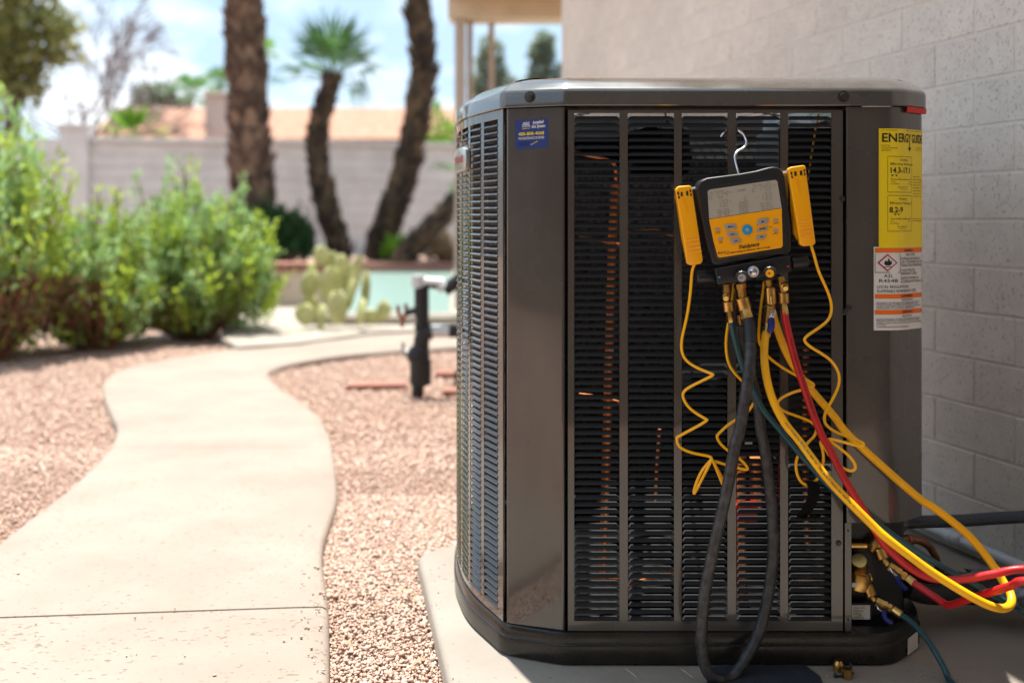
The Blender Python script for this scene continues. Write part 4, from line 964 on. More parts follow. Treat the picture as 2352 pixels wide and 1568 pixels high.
button('power_button', [(678+44*math.cos(a), 922+44*math.sin(a)) for a in np.linspace(0, 2*math.pi, 33)[:-1]], 'button_blue')
tk = lambda a, c, h, d=.0039: line_fn(a, c, h, lambda x, y: g1(x, y, YG-d))
items = [('MENU', tk((514, 905), (562, 901), 14), True), ('VIEW', tk((533, 969), (573, 964), 14), True), ('AIR', tk((568, 1025), (596, 1021), 14), True), ('ENTER', tk((782, 926), (832, 917), 16), True)]
pr = Print()
for it in items: pr.text(it[0], it[1], *it[2:])
pr.add([g1(x, y, YG-.0039) for x, y in ((792, 862), (822, 858), (805, 843))], [(0, 1, 2)]); pr.add([g1(x, y, YG-.0039) for x, y in ((782, 978), (812, 974), (799, 990))], [(0, 1, 2)])
for s_, a, c, h in (('WIRELESS', (409, 948), (455, 942), 9), ('ON/OFF', (415, 960), (450, 955), 9), ('ZERO', (441, 1026), (468, 1022), 9), ('VACUUM', (438, 1038), (474, 1033), 9), ('TEST', (908, 866), (932, 862), 9), ('TIGHTNESS', (894, 878), (945, 871), 9), ('ZERO', (905, 950), (930, 946), 9), ('PRESSURE', (892, 963), (938, 956), 9), ('CLEAR', (862, 903), (886, 899), 8)):
    pr.text(s_, tk(a, c, h, .0024))
pr.text('Fieldpiece', tk((610, 1085), (780, 1055), 34, .0024), True, .25); pr.text('SMAN Refrigerant Manifold + Micron Gauge', tk((532, 1122), (868, 1070), 12, .0024), True)
pr.build('lettering', 'ink', key, smooth=0, recalc=False)
pr = Print(); pr.text('RMQ', tk((434, 1130), (524, 1122), 24, .0024)); pr.build('handwriting', 'ink_soft', key, smooth=0, recalc=False)
pr = Print()
for k in range(8):
    a = k*math.pi/4; pr.quad(*[g1(678+r*math.cos(a+da), 922+r*math.sin(a+da), YG-.0039) for r, da in ((7, -.25), (14, -.12), (14, .12), (7, .25))])
pr.build('backlight_symbol', 'white_print', key, smooth=0, recalc=False)
# wire hook round a bar of the grille
hk = [g1(605, 452, 1.560), g1(592, 405, 1.562), g1(576, 345, 1.566), g1(574, 300, 1.570), g1(596, 266, 1.574), g1(642, 238, 1.578), g1(668, 200, 1.582), g1(660, 158, 1.588), g1(636, 115, 1.5935), g1(606, 92, 1.5965), g1(585, 78, 1.606), g1(560, 68, 1.612), g1(530, 68, 1.612), g1(504, 78, 1.603), g1(486, 97, 1.5935), g1(468, 122, 1.587), g1(452, 146, 1.585)]
m_ = MB(); m_.tube(catmull(hk, 6), .0021, 10); m_.build('hook', 'steel', mg)
# manifold block, knobs, sight glass
mbp = [(405, 1246), (1040, 1136), (1050, 1276), (430, 1385)]
m_ = MB(); m_.prism([g1(x, y, 1.538) for x, y in mbp], (0, .034, 0)); m_.build('manifold_block', 'black_plastic', mg, bevel=.002, bseg=3)
m_ = MB(); m_.prism([g1(x, y, 1.545) for x, y in ((560, 1215), (1000, 1130), (1005, 1160), (565, 1245))], (0, .02, 0)); m_.build('neck', 'rubber', mg, bevel=.001)
def knob(p0, p1, r, name='knob', flutes=12):
    m_ = MB(); p0 = Vector(p0); p1 = Vector(p1); ax = p1-p0; t = ax.normalized(); u_ = t.orthogonal().normalized(); w_ = t.cross(u_); S = 36; rings = []
    for q, rr in ((0, .8), (.06, .95), (.85, 1), (.95, .95), (1, .82)):
        rings.append([p0+ax*q+(u_*math.cos(2*math.pi*k/S)+w_*math.sin(2*math.pi*k/S))*r*rr*(1-.07*(.5+.5*math.cos(flutes*2*math.pi*k/S))) for k in range(S)])
    m_.loft(rings, cap0=True, cap1=True); return m_.build(name, 'black_plastic', mg, smooth=40)
knob(g1(408, 1322, 1.556), g1(246, 1352, 1.556) if False else g1(248, 1325, 1.556), .0105)
knob(g1(1044, 1205, 1.556), g1(1186, 1185, 1.556), .0105)
k1 = knob(g1(628, 1300, 1.536), g1(632, 1322, 1.512), .0105); k2 = knob(g1(865, 1262, 1.536), g1(868, 1286, 1.512), .0105)
def disc(x, y, Y, r, mt, name, parent=mg): m_ = MB(); m_.rev(g1(x, y, Y+.0008), g1(x, y, Y), [(0, r), (1, r)], 28); return m_.build(name, mt, parent, smooth=20)
disc(631, 1325, 1.5110, .0061, 'button_grey', 'knob_face', k1); disc(867, 1288, 1.5110, .0061, 'keypad', 'knob_face', k2)
pr = Print(); pr.text('VAC', line_fn((610, 1332), (650, 1330), 15, lambda x, y: g1(x, y, 1.5107)), True); pr.build('lettering', 'ink', k1, smooth=0, recalc=False)
pr = Print(); pr.text('REF', line_fn((850, 1297), (886, 1293), 15, lambda x, y: g1(x, y, 1.5107)), True); pr.build('lettering', 'ink', k2, smooth=0, recalc=False)
m_ = MB(); m_.rev(g1(728, 1272, 1.538), g1(728, 1274, 1.531), [(0, .0084), (.8, .0086), (.9, .0082), (.95, .0060), (1, .0058)], 28); sg = m_.build('sight_glass_ring', 'silver_label', mg)
m_ = MB(); m_.rev(g1(728, 1273, 1.532), g1(728, 1274, 1.5275), [(0, .0054), (.7, .0053), (1, .002)], 20); m_.build('sight_glass', 'steel', sg)
disc(442, 1322, 1.5375, .0017, 'button_blue', 'low_side_dot'); disc(1020, 1230, 1.5375, .0017, 'red_plastic', 'high_side_dot')
for x, y, w_ in ((240, 574, -1), (1000, 440, 1)):
    m_ = MB(); m_.tube([g1(x-30, y+6, 1.562), g1(x+35, y-8, 1.562)], .0025, 8); m_.build('probe_post', 'steel', mg)
g2 = lambda x, y, Y: P(*z2(x, y), Y)
YP = 1.553
pt1 = fitting(mg, [(g2(494, 262, YP), g2(502, 400, YP), [(0, .0055), (.25, .0055), (.3, .0060), (.55, .0060), (.6, .0050), (1, .0050)], 6), (g2(497, 350, YP), g2(498, 380, YP-.016), [(0, .005), (.55, .005), (.6, .0042), (1, .0042)], 12)], 'port')
pt2 = fitting(mg, [(g2(612, 255, YP), g2(632, 380, YP), [(0, .0095), (.3, .0095), (.31, .0078), (1, .0082)], 6)], 'port')
pt3 = fitting(mg, [(g2(850, 222, YP), g2(860, 300, YP), [(0, .0062), (.5, .0062), (.55, .005), (1, .005)], 6)], 'port')
pt4 = fitting(mg, [(g2(955, 195, YP), g2(975, 335, YP), [(0, .0058), (.25, .0058), (.3, .0064), (.6, .0064), (.65, .005), (1, .005)], 6), (g2(985, 262, YP-.002), g2(1000, 296, YP-.016), [(0, .0055), (.5, .0055), (.55, .0040), (1, .0040)], 12)], 'port')

# ================================================================== TEMPERATURE CLAMPS with coiled cords
def clamp(outline, back, label, slots, ridges, brand, cordpts, org_px):
    t = thing('temperature_clamp', g1(*org_px, 1.55), label, 'clamp', None)
    Yc_ = 1.535
    m_ = MB(); m_.prism([g1(x, y, Yc_) for x, y in outline], (0, .012, 0)); m_.build('front_jaw', 'clamp_yellow', t, bevel=.0035, bseg=3, smooth=50)
    m_ = MB(); m_.prism([g1(x, y, Yc_+.017) for x, y in back], (0, .011, 0)); m_.build('rear_jaw', 'clamp_yellow', t, bevel=.003, bseg=3, smooth=50)
    c = [sum(p[i] for p in outline)/len(outline) for i in (0, 1)]
    m_ = MB(); m_.rev(g1(c[0]-34, c[1]+10, Yc_+.0145), g1(c[0]+34, c[1]-2, Yc_+.0145), [(0, .0045), (1, .0045)], 12); m_.build('hinge_spring', 'steel', t)
    for q in slots:
        m_ = MB(); m_.prism([g1(x, y, Yc_-.0004) for x, y in q], (0, .0004, 0)); m_.build('slot', 'ink', t, smooth=0)
    for (xa, ya), (xb, yb) in ridges:
        m_ = MB(); m_.tube([g1(xa, ya, Yc_), g1((xa+xb)/2, (ya+yb)/2, Yc_-.0006), g1(xb, yb, Yc_)], .0012, 6); m_.build('grip_ridge', 'clamp_yellow', t)
    pr = Print(); pr.text('Fieldpiece', line_fn(brand[0], brand[1], brand[2], lambda x, y: g1(x, y, Yc_-.0004)), True, .2); pr.build('raised_lettering', 'clamp_yellow', t, smooth=0, recalc=False)
    cp_s = catmull(cordpts, 10)
    for _ in range(3): cp_s = [cp_s[0]]+[(a+b_*2+c_)/4 for a, b_, c_ in zip(cp_s, cp_s[1:], cp_s[2:])]+[cp_s[-1]]
    for _ in range(2): cp_s = cp_s[:3]+[sum(cp_s[i-3:i+4], Vector())/7 for i in range(3, len(cp_s)-3)]+cp_s[-3:]
    m_ = MB(); m_.tube(cp_s, .0023, 8); m_.build('cord', 'cord', t)
    return t
Z2 = g2; Z3 = lambda x, y, Y: P(*z3(x, y), Y)
Lcord = [g1(238, 1205, 1.542), Z2(212, 150, 1.548), Z2(203, 300, 1.552), Z2(170, 540, 1.556), Z2(122, 740, 1.56), Z2(145, 880, 1.562), Z2(255, 960, 1.558), Z2(375, 1008, 1.548), Z2(388, 1022, 1.546), Z2(300, 1068, 1.552), Z2(160, 1140, 1.562), Z2(135, 1200, 1.566), Z2(190, 1300, 1.566), Z2(320, 1385, 1.556), Z2(340, 1400, 1.554), Z2(260, 1450, 1.558),
    Z2(110, 1530, 1.566), Z3(62, 70, 1.568), Z3(78, 125, 1.568), Z3(160, 160, 1.566), Z3(255, 178, 1.562), Z3(276, 198, 1.558), Z3(215, 265, 1.56), Z3(172, 370, 1.564), Z3(168, 412, 1.564), Z3(200, 350, 1.562), Z3(270, 215, 1.556), Z3(282, 205, 1.556), Z3(330, 320, 1.560), Z3(352, 372, 1.566), Z3(340, 310, 1.568), Z3(285, 212, 1.562),
    Z3(340, 225, 1.562), Z3(430, 250, 1.567), Z3(490, 262, 1.570), Z3(494, 248, 1.571), Z3(460, 205, 1.572), Z3(400, 165, 1.573), Z3(330, 105, 1.572), Z3(308, 60, 1.572), Z2(440, 1510, 1.572), Z2(520, 1435, 1.573), Z2(600, 1385, 1.575), Z2(690, 1320, 1.577), Z2(740, 1230, 1.578), Z2(700, 1140, 1.578), Z2(635, 1070, 1.576), Z2(555, 985, 1.574), Z2(510, 890, 1.572), Z2(498, 760, 1.57), Z2(508, 650, 1.57), Z2(530, 520, 1.57), Z2(552, 380, 1.568), Z2(568, 250, 1.564)]
Rcord = [g1(1212, 1050, 1.542), Z2(1240, 20, 1.546), Z2(1275, 150, 1.55), Z2(1340, 290, 1.554), Z2(1382, 410, 1.556), Z2(1380, 510, 1.556), Z2(1330, 590, 1.55), Z2(1180, 690, 1.536), Z2(1158, 738, 1.534), Z2(1230, 800, 1.536), Z2(1370, 885, 1.546), Z2(1445, 1000, 1.552), Z2(1445, 1110, 1.552), Z2(1390, 1230, 1.548), Z2(1330, 1340, 1.544), Z2(1330, 1430, 1.542), Z2(1420, 1500, 1.54), Z2(1540, 1545, 1.534),
    Z3(1205, 98, 1.515), Z3(1195, 120, 1.513), Z3(1110, 100, 1.515), Z3(1010, 75, 1.52), Z3(992, 82, 1.52), Z3(1060, 130, 1.515), Z3(1130, 190, 1.51), Z3(1160, 250, 1.508), Z3(1120, 272, 1.509), Z3(1050, 230, 1.52), Z3(990, 165, 1.535), Z3(955, 100, 1.55), Z3(940, 92, 1.556), Z3(962, 170, 1.562), Z3(950, 270, 1.566), Z3(905, 340, 1.57), Z3(850, 355, 1.572), Z3(805, 310, 1.572), Z3(790, 220, 1.572), Z3(820, 150, 1.574), Z3(880, 80, 1.576),
    Z2(1235, 1540, 1.577), Z2(1262, 1470, 1.576), Z2(1210, 1410, 1.574), Z2(1080, 1360, 1.575), Z2(985, 1325, 1.577), Z2(935, 1280, 1.578), Z2(945, 1225, 1.577), Z2(1060, 1165, 1.568), Z2(1200, 1130, 1.552), Z2(1238, 1105, 1.55), Z2(1190, 1068, 1.556), Z2(1080, 1020, 1.568), Z2(960, 950, 1.574), Z2(850, 865, 1.576), Z2(785, 770, 1.574), Z2(772, 680, 1.572), Z2(785, 500, 1.57), Z2(805, 350, 1.566), Z2(820, 235, 1.56)]
clamp([(76, 585), (98, 557), (195, 549), (212, 562), (306, 1180), (290, 1208), (200, 1222), (172, 1205)], [(80, 640), (205, 620), (285, 1150), (170, 1195), (130, 1000)], 'yellow pipe temperature clamp hanging left of the gauge, with coiled cord',
    [[(88, 605), (103, 602), (105, 628), (90, 630)], [(117, 605), (134, 603), (136, 640), (119, 642)], [(163, 598), (180, 596), (184, 634), (166, 636)], [(192, 586), (205, 584), (207, 605), (194, 607)], [(94, 638), (108, 636), (111, 660), (97, 662)], [(197, 616), (209, 614), (212, 638), (200, 640)]],
    [((165, 1015), (272, 1000)), ((172, 1050), (278, 1035)), ((180, 1085), (284, 1070)), ((186, 1120), (290, 1105))], ((146, 650), (190, 780), -18), Lcord, (190, 900))
clamp([(1020, 415), (1040, 396), (1150, 379), (1168, 388), (1253, 1030), (1238, 1052), (1150, 1062), (1122, 1045)], [(1040, 450), (1160, 430), (1220, 900), (1105, 1015), (1065, 950)], 'yellow pipe temperature clamp hanging right of the gauge, with coiled cord',
    [[(1040, 438), (1054, 435), (1056, 460), (1043, 462)], [(1070, 434), (1090, 431), (1093, 470), (1074, 472)], [(1118, 428), (1138, 425), (1141, 463), (1121, 466)], [(1150, 414), (1162, 412), (1164, 434), (1152, 436)], [(1046, 470), (1058, 468), (1061, 490), (1049, 491)], [(1154, 444), (1166, 442), (1168, 466), (1156, 468)]],
    [((1110, 860), (1220, 845)), ((1118, 910), (1228, 895)), ((1125, 945), (1233, 930)), ((1130, 985), (1238, 970))], ((1098, 485), (1128, 610), -18), Rcord, (1140, 720))
vt = thing('cable_strap', Z3(880, 400, 1.57), 'black hook and loop strap tied round the right cord bundle', 'strap')
m_ = MB()
stp = catmull([Z3(885, 335, 1.560), Z3(905, 380, 1.562), Z3(895, 440, 1.566), Z3(860, 510, 1.574), Z3(830, 545, 1.58), Z3(870, 560, 1.575), Z3(915, 545, 1.572)], 6)
m_.loft([[p-Vector((.009, 0, 0)) for p in stp], [p+Vector((.009, 0, 0)) for p in stp], [p+Vector((.009, .002, 0)) for p in stp], [p+Vector((-.009, .002, 0)) for p in stp]]+[[p-Vector((.009, 0, 0)) for p in stp]], closed=False); m_.build('strap_loop', 'seam', vt)

# ================================================================== HOSES
Z4 = V4
def hose(name, pts, r, mt, label, n_=8):
    t = thing(name, pts[0], label, 'hose'); m_ = MB(); m_.tube(catmull(pts, n_), r, 14); m_.build('tubing', mt, t); return t
bk = hose('vacuum_hose', [Z2(672, 490, 1.548), Z2(688, 580, 1.540), Z2(700, 680, 1.530), Z2(702, 820, 1.520), Z2(690, 1000, 1.512), Z2(655, 1230, 1.510), Z2(610, 1500, 1.510), Z3(420, 110, 1.510), Z3(370, 380, 1.512), Z3(300, 690, 1.516), Z3(240, 980, 1.520), Z3(212, 1270, 1.522), Z3(225, 1420, 1.524), Z3(262, 1515, 1.526), Z3(330, 1547, 1.532), Z3(400, 1528, 1.545), Z3(480, 1420, 1.556), Z3(560, 1270, 1.566), Z3(618, 1050, 1.574), Z3(650, 800, 1.578), Z3(648, 560, 1.580), Z3(622, 300, 1.580), Z3(595, 100, 1.580), Z2(795, 1500, 1.580), Z2(770, 1300, 1.580), Z2(735, 1120, 1.580), Z2(690, 980, 1.578), Z2(650, 850, 1.575), Z2(622, 700, 1.570), Z2(622, 600, 1.566)], .0090, 'black_hose',
    'thick scuffed black vacuum hose looping down to the pad')
m_ = MB(); m_.tube(catmull([Z2(684, 560, 1.543), Z2(698, 640, 1.534), Z2(706, 760, 1.524)], 5), .0100, 14); m_.build('sleeve', 'rubber', bk)
fitting(bk, [(g2(630, 372, YP-.002), g2(660, 475, YP-.004), KN(.0112), 40), (g2(655, 455, YP-.005), g2(680, 548, YP-.011), [(0, .0098), (.1, .0094), (.3, .0090), (.9, .0098), (1, .0092)], 8)], 'hose_coupling', 'brass')
fitting(bk, [(g2(614, 520, 1.566), g2(626, 625, 1.566), [(0, .0045), (.5, .0045), (1, .0035)], 10)], 'hose_end', 'brass_dark')
yl = hose('yellow_hose', [Z2(838, 660, 1.550), Z2(826, 720, 1.546), Z2(820, 880, 1.534), Z2(845, 1070, 1.524), Z2(900, 1250, 1.516), Z2(990, 1420, 1.510), Z2(1110, 1570, 1.504), Z3(870, 165, 1.488), Z3(980, 310, 1.478), Z3(1110, 450, 1.470), Z3(1260, 600, 1.462), Z4(720, 370, 1.456), Z4(900, 510, 1.452), Z4(1100, 655, 1.448), Z4(1330, 800, 1.446), Z4(1500, 895, 1.448), Z4(1620, 942, 1.456), Z4(1705, 945, 1.475), Z4(1752, 900, 1.488), Z4(1740, 820, 1.502), Z4(1690, 740, 1.514), Z4(1630, 640, 1.526), Z4(1530, 500, 1.54), Z4(1400, 350, 1.55), Z4(1260, 230, 1.556), Z4(1100, 110, 1.56), Z4(940, 0, 1.564), Z2(1560, 1555, 1.566), Z2(1400, 1360, 1.57), Z2(1245, 1180, 1.572), Z2(1110, 1010, 1.574), Z2(1005, 830, 1.574), Z2(930, 640, 1.572), Z2(890, 500, 1.568), Z2(870, 420, 1.564)], .0062, 'yellow_hose',
    'long yellow charging hose sweeping down and back up beside the unit')
fitting(yl, [(g2(868, 282, YP), g2(876, 432, YP-.002), KN(.0088), 36), (g2(874, 360, YP-.012), g2(880, 425, YP-.010), [(0, .0025), (1, .0025)], 10), (g2(870, 440, 1.552), g2(852, 600, 1.552), [(0, .0075), (.05, .0085), (.9, .0085), (1, .0065)], 6), (g2(850, 590, 1.552), g2(836, 705, 1.549), [(0, .0055), (.2, .0055), (.25, .0062), (.9, .0066), (1, .006)], 8)], 'ball_valve')
m_ = MB(); m_.prism([g2(x, y, 1.541) for x, y in ((868, 482), (900, 470), (918, 480), (912, 540), (880, 552), (860, 545))], (0, .003, 0)); lv = m_.build('lever_plate', 'steel', yl, bevel=.0008)
bolt(lv, g2(887, 515, 1.5408), (0, -1, 0), .0022, 'steel', 'bolt', .002)
m_ = MB(); m_.prism([g2(x, y, 1.536) for x, y in ((852, 550), (905, 540), (914, 575), (912, 620), (892, 672), (862, 678), (848, 655), (856, 610))], (0, .007, 0)); m_.build('lever_grip', 'valve_blue', yl, bevel=.002)
rd = hose('red_hose', [Z2(988, 480, 1.550), Z2(1000, 560, 1.546), Z2(1035, 720, 1.540), Z2(1085, 910, 1.534), Z2(1150, 1110, 1.528), Z2(1235, 1360, 1.522), Z2(1310, 1540, 1.518), Z3(990, 120, 1.514), Z3(1080, 300, 1.51), Z3(1175, 460, 1.508), Z3(1265, 610, 1.510), Z4(680, 400, 1.512), Z4(790, 515, 1.514), Z4(910, 615, 1.514), Z4(1050, 688, 1.506), Z4(1200, 712, 1.495), Z4(1400, 702, 1.478), Z4(1600, 665, 1.462), Z4(1855, 625, 1.448), Vector((.82, 1.44, .20)), Vector((.90, 1.42, .205)), Vector((.955, 1.395, .21)), Vector((.97, 1.37, .212)), Vector((.945, 1.345, .212)), Vector((.88, 1.345, .21)), Vector((.80, 1.37, .208)), Z4(1880, 722, 1.40), Z4(1750, 762, 1.43), Z4(1600, 808, 1.46), Z4(1400, 872, 1.505), Z4(1270, 915, 1.535), Z4(1222, 922, 1.548), Z4(1190, 905, 1.556), Z4(1110, 850, 1.572), Z4(1020, 790, 1.586), Z4(940, 735, 1.598)], .0058, 'red_hose',
    'red refrigerant hose running from the gauge to the service valve')
fitting(rd, [(g2(978, 332, YP), g2(984, 422, YP-.001), KN(.0086), 36), (g2(982, 420, YP-.001), g2(996, 518, YP-.005), [(0, .0052), (.2, .0052), (.25, .0058), (.9, .0062), (1, .0056)], 8)], 'hose_coupling')
def service(parent, a, bq, c, d, e):
    """stub, knurled nut, short neck, ball valve body, crimped ferrule between the given points"""
    o = fitting(parent, [(a, bq, KN(.0098), 36), (bq, c, [(0, .0062), (.2, .0045), (1, .0045)], 12), (c, d, [(0, .0050), (.06, .0078), (.70, .0078), (.72, .0058), (.80, .0058), (.81, .0072), (1, .0068)], 6), (d, e, [(0, .0050), (.1, .0058), (.15, .0066), (.9, .0072), (1, .006)], 10)], 'ball_valve', 'brass'); return o
service(rd, Z4(650, 455, 1.635), Z4(690, 545, 1.628), Z4(730, 595, 1.622), Z4(880, 690, 1.608), Z4(950, 745, 1.598))
m_ = MB(); m_.tube(catmull([Z4(745, 620, 1.612), Z4(770, 660, 1.606), Z4(800, 680, 1.604)], 4), .0020, 8); lv = m_.build('lever_plate', 'steel', rd)
m_ = MB(); m_.tube(catmull([Z4(800, 680, 1.604), Z4(820, 730, 1.606), Z4(875, 790, 1.61)], 4), .0040, 8); m_.build('lever_grip', 'valve_blue', rd)
tl = hose('teal_hose', [Z2(540, 560, 1.552), Z2(552, 630, 1.552), Z2(585, 770, 1.556), Z2(640, 960, 1.562), Z2(720, 1130, 1.566), Z2(810, 1310, 1.566), Z2(950, 1480, 1.562), Z3(740, 75, 1.558), Z3(860, 215, 1.552), Z3(980, 345, 1.545), Z3(1090, 450, 1.538), Z3(1230, 560, 1.530), Z4(640, 245, 1.524), Z4(850, 400, 1.516), Z4(1150, 588, 1.512), Z4(1400, 722, 1.516), Z4(1620, 850, 1.53), Z4(1780, 930, 1.55), Z4(1870, 985, 1.56), Vector((.90, 1.50, .05)), Vector((1.02, 1.36, .012)), Vector((1.04, 1.18, .008)), Vector((.95, 1.06, .008)), Vector((.80, 1.12, .008)), Vector((.705, 1.30, .008)), Vector((.68, 1.44, .009)), Z4(1255, 1560, 1.525), Z4(1200, 1455, 1.545), Z4(1120, 1310, 1.565), Z4(1040, 1190, 1.578), Z4(950, 1090, 1.588), Z4(880, 1030, 1.594), Z4(825, 998, 1.598)], .0047, 'teal_hose',
    'dark teal refrigerant hose crossing behind the yellow hose to the lower valve')
fitting(tl, [(g2(512, 402, YP), g2(524, 490, YP), KN(.0084), 36), (g2(524, 488, YP), g2(540, 580, YP-.001), [(0, .0050), (.15, .0058), (.9, .0060), (1, .0052)], 6)], 'hose_coupling')
service(tl, Z4(548, 755, 1.632), Z4(590, 850, 1.626), Z4(625, 890, 1.62), Z4(760, 950, 1.608), Z4(838, 1005, 1.598))
fitting(tl, [(Z4(535, 735, 1.634), Z4(555, 765, 1.632), [(0, .006), (1, .006)], 10)], 'valve_stub', 'brass')
m_ = MB(); m_.tube(catmull([Z4(640, 930, 1.610), Z4(650, 955, 1.606), Z4(675, 970, 1.604)], 4), .0020, 8); m_.build('lever_plate', 'steel', tl)
m_ = MB(); m_.tube(catmull([Z4(690, 965, 1.604), Z4(705, 1030, 1.60), Z4(760, 1070, 1.598)], 4), .0042, 8); m_.build('lever_grip', 'valve_blue', tl)
# printed text along the hoses
def hose_print(parent, centre, r, s_, mt='ink_soft'):
    c = catmull(centre, 10); d = [0]
    for a, e in zip(c, c[1:]): d.append(d[-1]+(e-a).length)
    def at(t):
        t *= d[-1]; i = 0
        while i < len(d)-2 and d[i+1] < t: i += 1
        return c[i].lerp(c[i+1], (t-d[i])/(d[i+1]-d[i])), (c[i+1]-c[i]).normalized()
    pr = Print()
    def fn(uu, v):
        p, t = at(min(max(uu, 0), 1)); up = Vector((0, -1, 0)); up = (up-t*up.dot(t)).normalized(); sd = t.cross(up); a = (v-.5)*.55; return p+(up*math.cos(a)-sd*math.sin(a))*(r+.0003)
    pr.text(s_, fn); pr.build('lettering', mt, parent, smooth=0, recalc=False)
hose_print(yl, [Z2(990, 1420, 1.510), Z2(1110, 1570, 1.504), Z3(870, 165, 1.488), Z3(980, 310, 1.478), Z3(1110, 450, 1.470), Z3(1260, 600, 1.464)], .0062, 'MAX WORKING PRESSURE 800 PSI   MIN BURST PRESSURE 4000 PSI   CHARGING HOSE', 'ink_soft')
hose_print(rd, [Z2(1035, 720, 1.540), Z2(1085, 910, 1.534), Z2(1150, 1110, 1.528), Z2(1235, 1360, 1.522)], .0058, 'MAX WORKING PRESSURE 800 PSI', 'ink')

# ================================================================== PIPES AND LITTLE THINGS BY THE WALL
t = thing('conduit', Z4(830, 240, 1.735), 'dark corrugated electrical conduit running from unit to wall', 'conduit')
cpts = catmull([Z4(820, 240, 1.735), Z4(1000, 232, 1.75), Z4(1300, 225, 1.765), Z4(1600, 205, 1.775), Z4(1855, 190, 1.78), Vector((1.0, 1.782, .188)), Vector((1.085, 1.785, .192))], 30)
m_ = MB(); m_.tube(cpts, 0, 16, rr=[.0112 if i % 2 else .0104 for i in range(len(cpts))]); m_.build('tubing', 'conduit', t)
t = thing('drain_pipe', wp(2.2, 0, .03), 'white plastic pipe with a coupling along the foot of the block wall', 'pipe')
m_ = MB(); m_.tube([wp(4.3, .028, .030), wp(1.0, .028, .030)], .0120, 16); m_.build('tubing', 'pvc', t)
for Yq in (2.15, 3.2): m_ = MB(); m_.rev(wp(Yq+.02, .028, .030), wp(Yq-.022, .028, .030), [(0, .014), (.05, .0155), (.40, .0155), (.42, .0148), (.58, .0148), (.60, .0155), (.95, .0155), (1, .014)], 20); m_.build('coupling', 'pvc', t)
t = thing('line_set', Z4(1140, 560, 1.72), 'bent copper line and black insulated tubing on the pad beside the unit', 'tubing')
m_ = MB(); m_.tube(catmull([Z4(800, 385, 1.70), Z4(900, 380, 1.715), Z4(985, 388, 1.725), Z4(1060, 428, 1.735), Z4(1110, 500, 1.745), Z4(1145, 600, 1.76), Z4(1180, 690, 1.78)], 8), .0068, 12); m_.build('copper_pipe', 'copper_old', t)
m_ = MB(); m_.rev(Z4(885, 383, 1.713), Z4(925, 380, 1.718), [(0, .0085), (.1, .0092), (.9, .0092), (1, .0085)], 14); m_.build('pipe_joint', 'copper_old', t)
m_ = MB(); m_.tube(catmull([Z4(880, 640, 1.75), Z4(1020, 700, 1.76), Z4(1180, 760, 1.765), Z4(1400, 800, 1.76), Z4(1650, 800, 1.75), Z4(1900, 790, 1.74), Vector((1.05, 1.72, .06))], 8), .024, 14); m_.build('insulation', 'foam', t)
m_ = MB(); m_.tube(catmull([Z4(880, 780, 1.70), Z4(1050, 830, 1.71), Z4(1300, 830, 1.72), Z4(1500, 800, 1.74), Z4(1900, 840, 1.72), Vector((1.03, 1.66, .025))], 8), .017, 14); m_.build('insulation', 'foam', t)
def crumple(name, mt, parent, centre, rx, ry, rz_, seed):
    r_ = np.random.default_rng(seed); nu, nv = 26, 12; V = []; FQ = []
    for j in range(nv+1):
        for i in range(nu):
            th, ph = 2*math.pi*i/nu, math.pi*j/nv; k = 1+r_.normal(0, .20); V.append((centre.x+rx*k*math.sin(ph)*math.cos(th), centre.y+ry*k*math.sin(ph)*math.sin(th), max(.002, centre.z+rz_*k*math.cos(ph))))
    for j in range(nv):
        for i in range(nu): FQ.append((j*nu+i, j*nu+(i+1) % nu, (j+1)*nu+(i+1) % nu, (j+1)*nu+i))
    return np_mesh(name, V, FQ, mt, parent)
tp = thing('insulation_wrap', Z4(1600, 760, 1.80), 'crumpled silver insulation wrap on the tubing by the wall', 'wrap')
crumple('wrap_fold', 'tape', tp, Z4(1600, 700, 1.80), .07, .025, .014, 3); crumple('wrap_fold', 'tape', tp, Z4(1840, 840, 1.72), .045, .03, .02, 5)
# brass caps, screw and flat panel on the pad
def small(name, label, cat, fnb, mt, group=None):
    pass
t = thing('brass_plug', G(1926, 1537, 0), 'round brass valve plug standing on the pad behind the hexagonal nut', 'plug'); c = G(1926, 1540, .0); m_ = MB(); m_.rev(c+Vector((0, 0, .0005)), c+Vector((0, 0, .017)), [(0, .0085), (.6, .0085), (.75, .0078), (1, .0055)], 16); m_.build('plug_body', 'brass', t)
t = thing('brass_nut', G(1945, 1555, 0), 'hexagonal brass nut lying on the pad in front', 'nut'); c = G(1945, 1556, .0); m_ = MB(); m_.rev(c+Vector((0, 0, .0005)), c+Vector((0, 0, .015)), [(0, .0085), (.5, .0088), (.51, .0082), (1, .0082)], 6); m_.build('nut_body', 'brass', t)
t = thing('screw', G(1955, 1543, 0), 'small dark screw standing on its head on the pad', 'screw'); c = G(1954, 1546, 0); m_ = MB(); m_.rev(c+Vector((0, 0, .0003)), c+Vector((0, 0, .017)), [(0, .005), (.12, .005), (.14, .002), (.3, .0024), (.36, .0019), (.46, .0024), (.52, .0019), (.62, .0023), (.7, .0018), (.8, .002), (1, .0003)], 10); m_.build('shank', 'conduit', t)
t = thing('screw', G(1918, 1550, 0), 'small dark screw lying flat beside the brass nut', 'screw'); c = G(1916, 1550, .003); m_ = MB(); m_.rev(c, c+Vector((.016, -.002, 0)), [(0, .0035), (.2, .0035), (.22, .0018), (1, .0016)], 10); m_.build('shank', 'black_metal', t)
t = thing('cover_plate', G(1750, 1550, 0), 'flat dark metal cover plate lying on the pad under the hose loop', 'plate')
cp_ = [G(*z3(x, y), .001) for x, y in ((262, 1474), (840, 1460), (938, 1530), (965, 1600), (980, 1720), (220, 1720))]
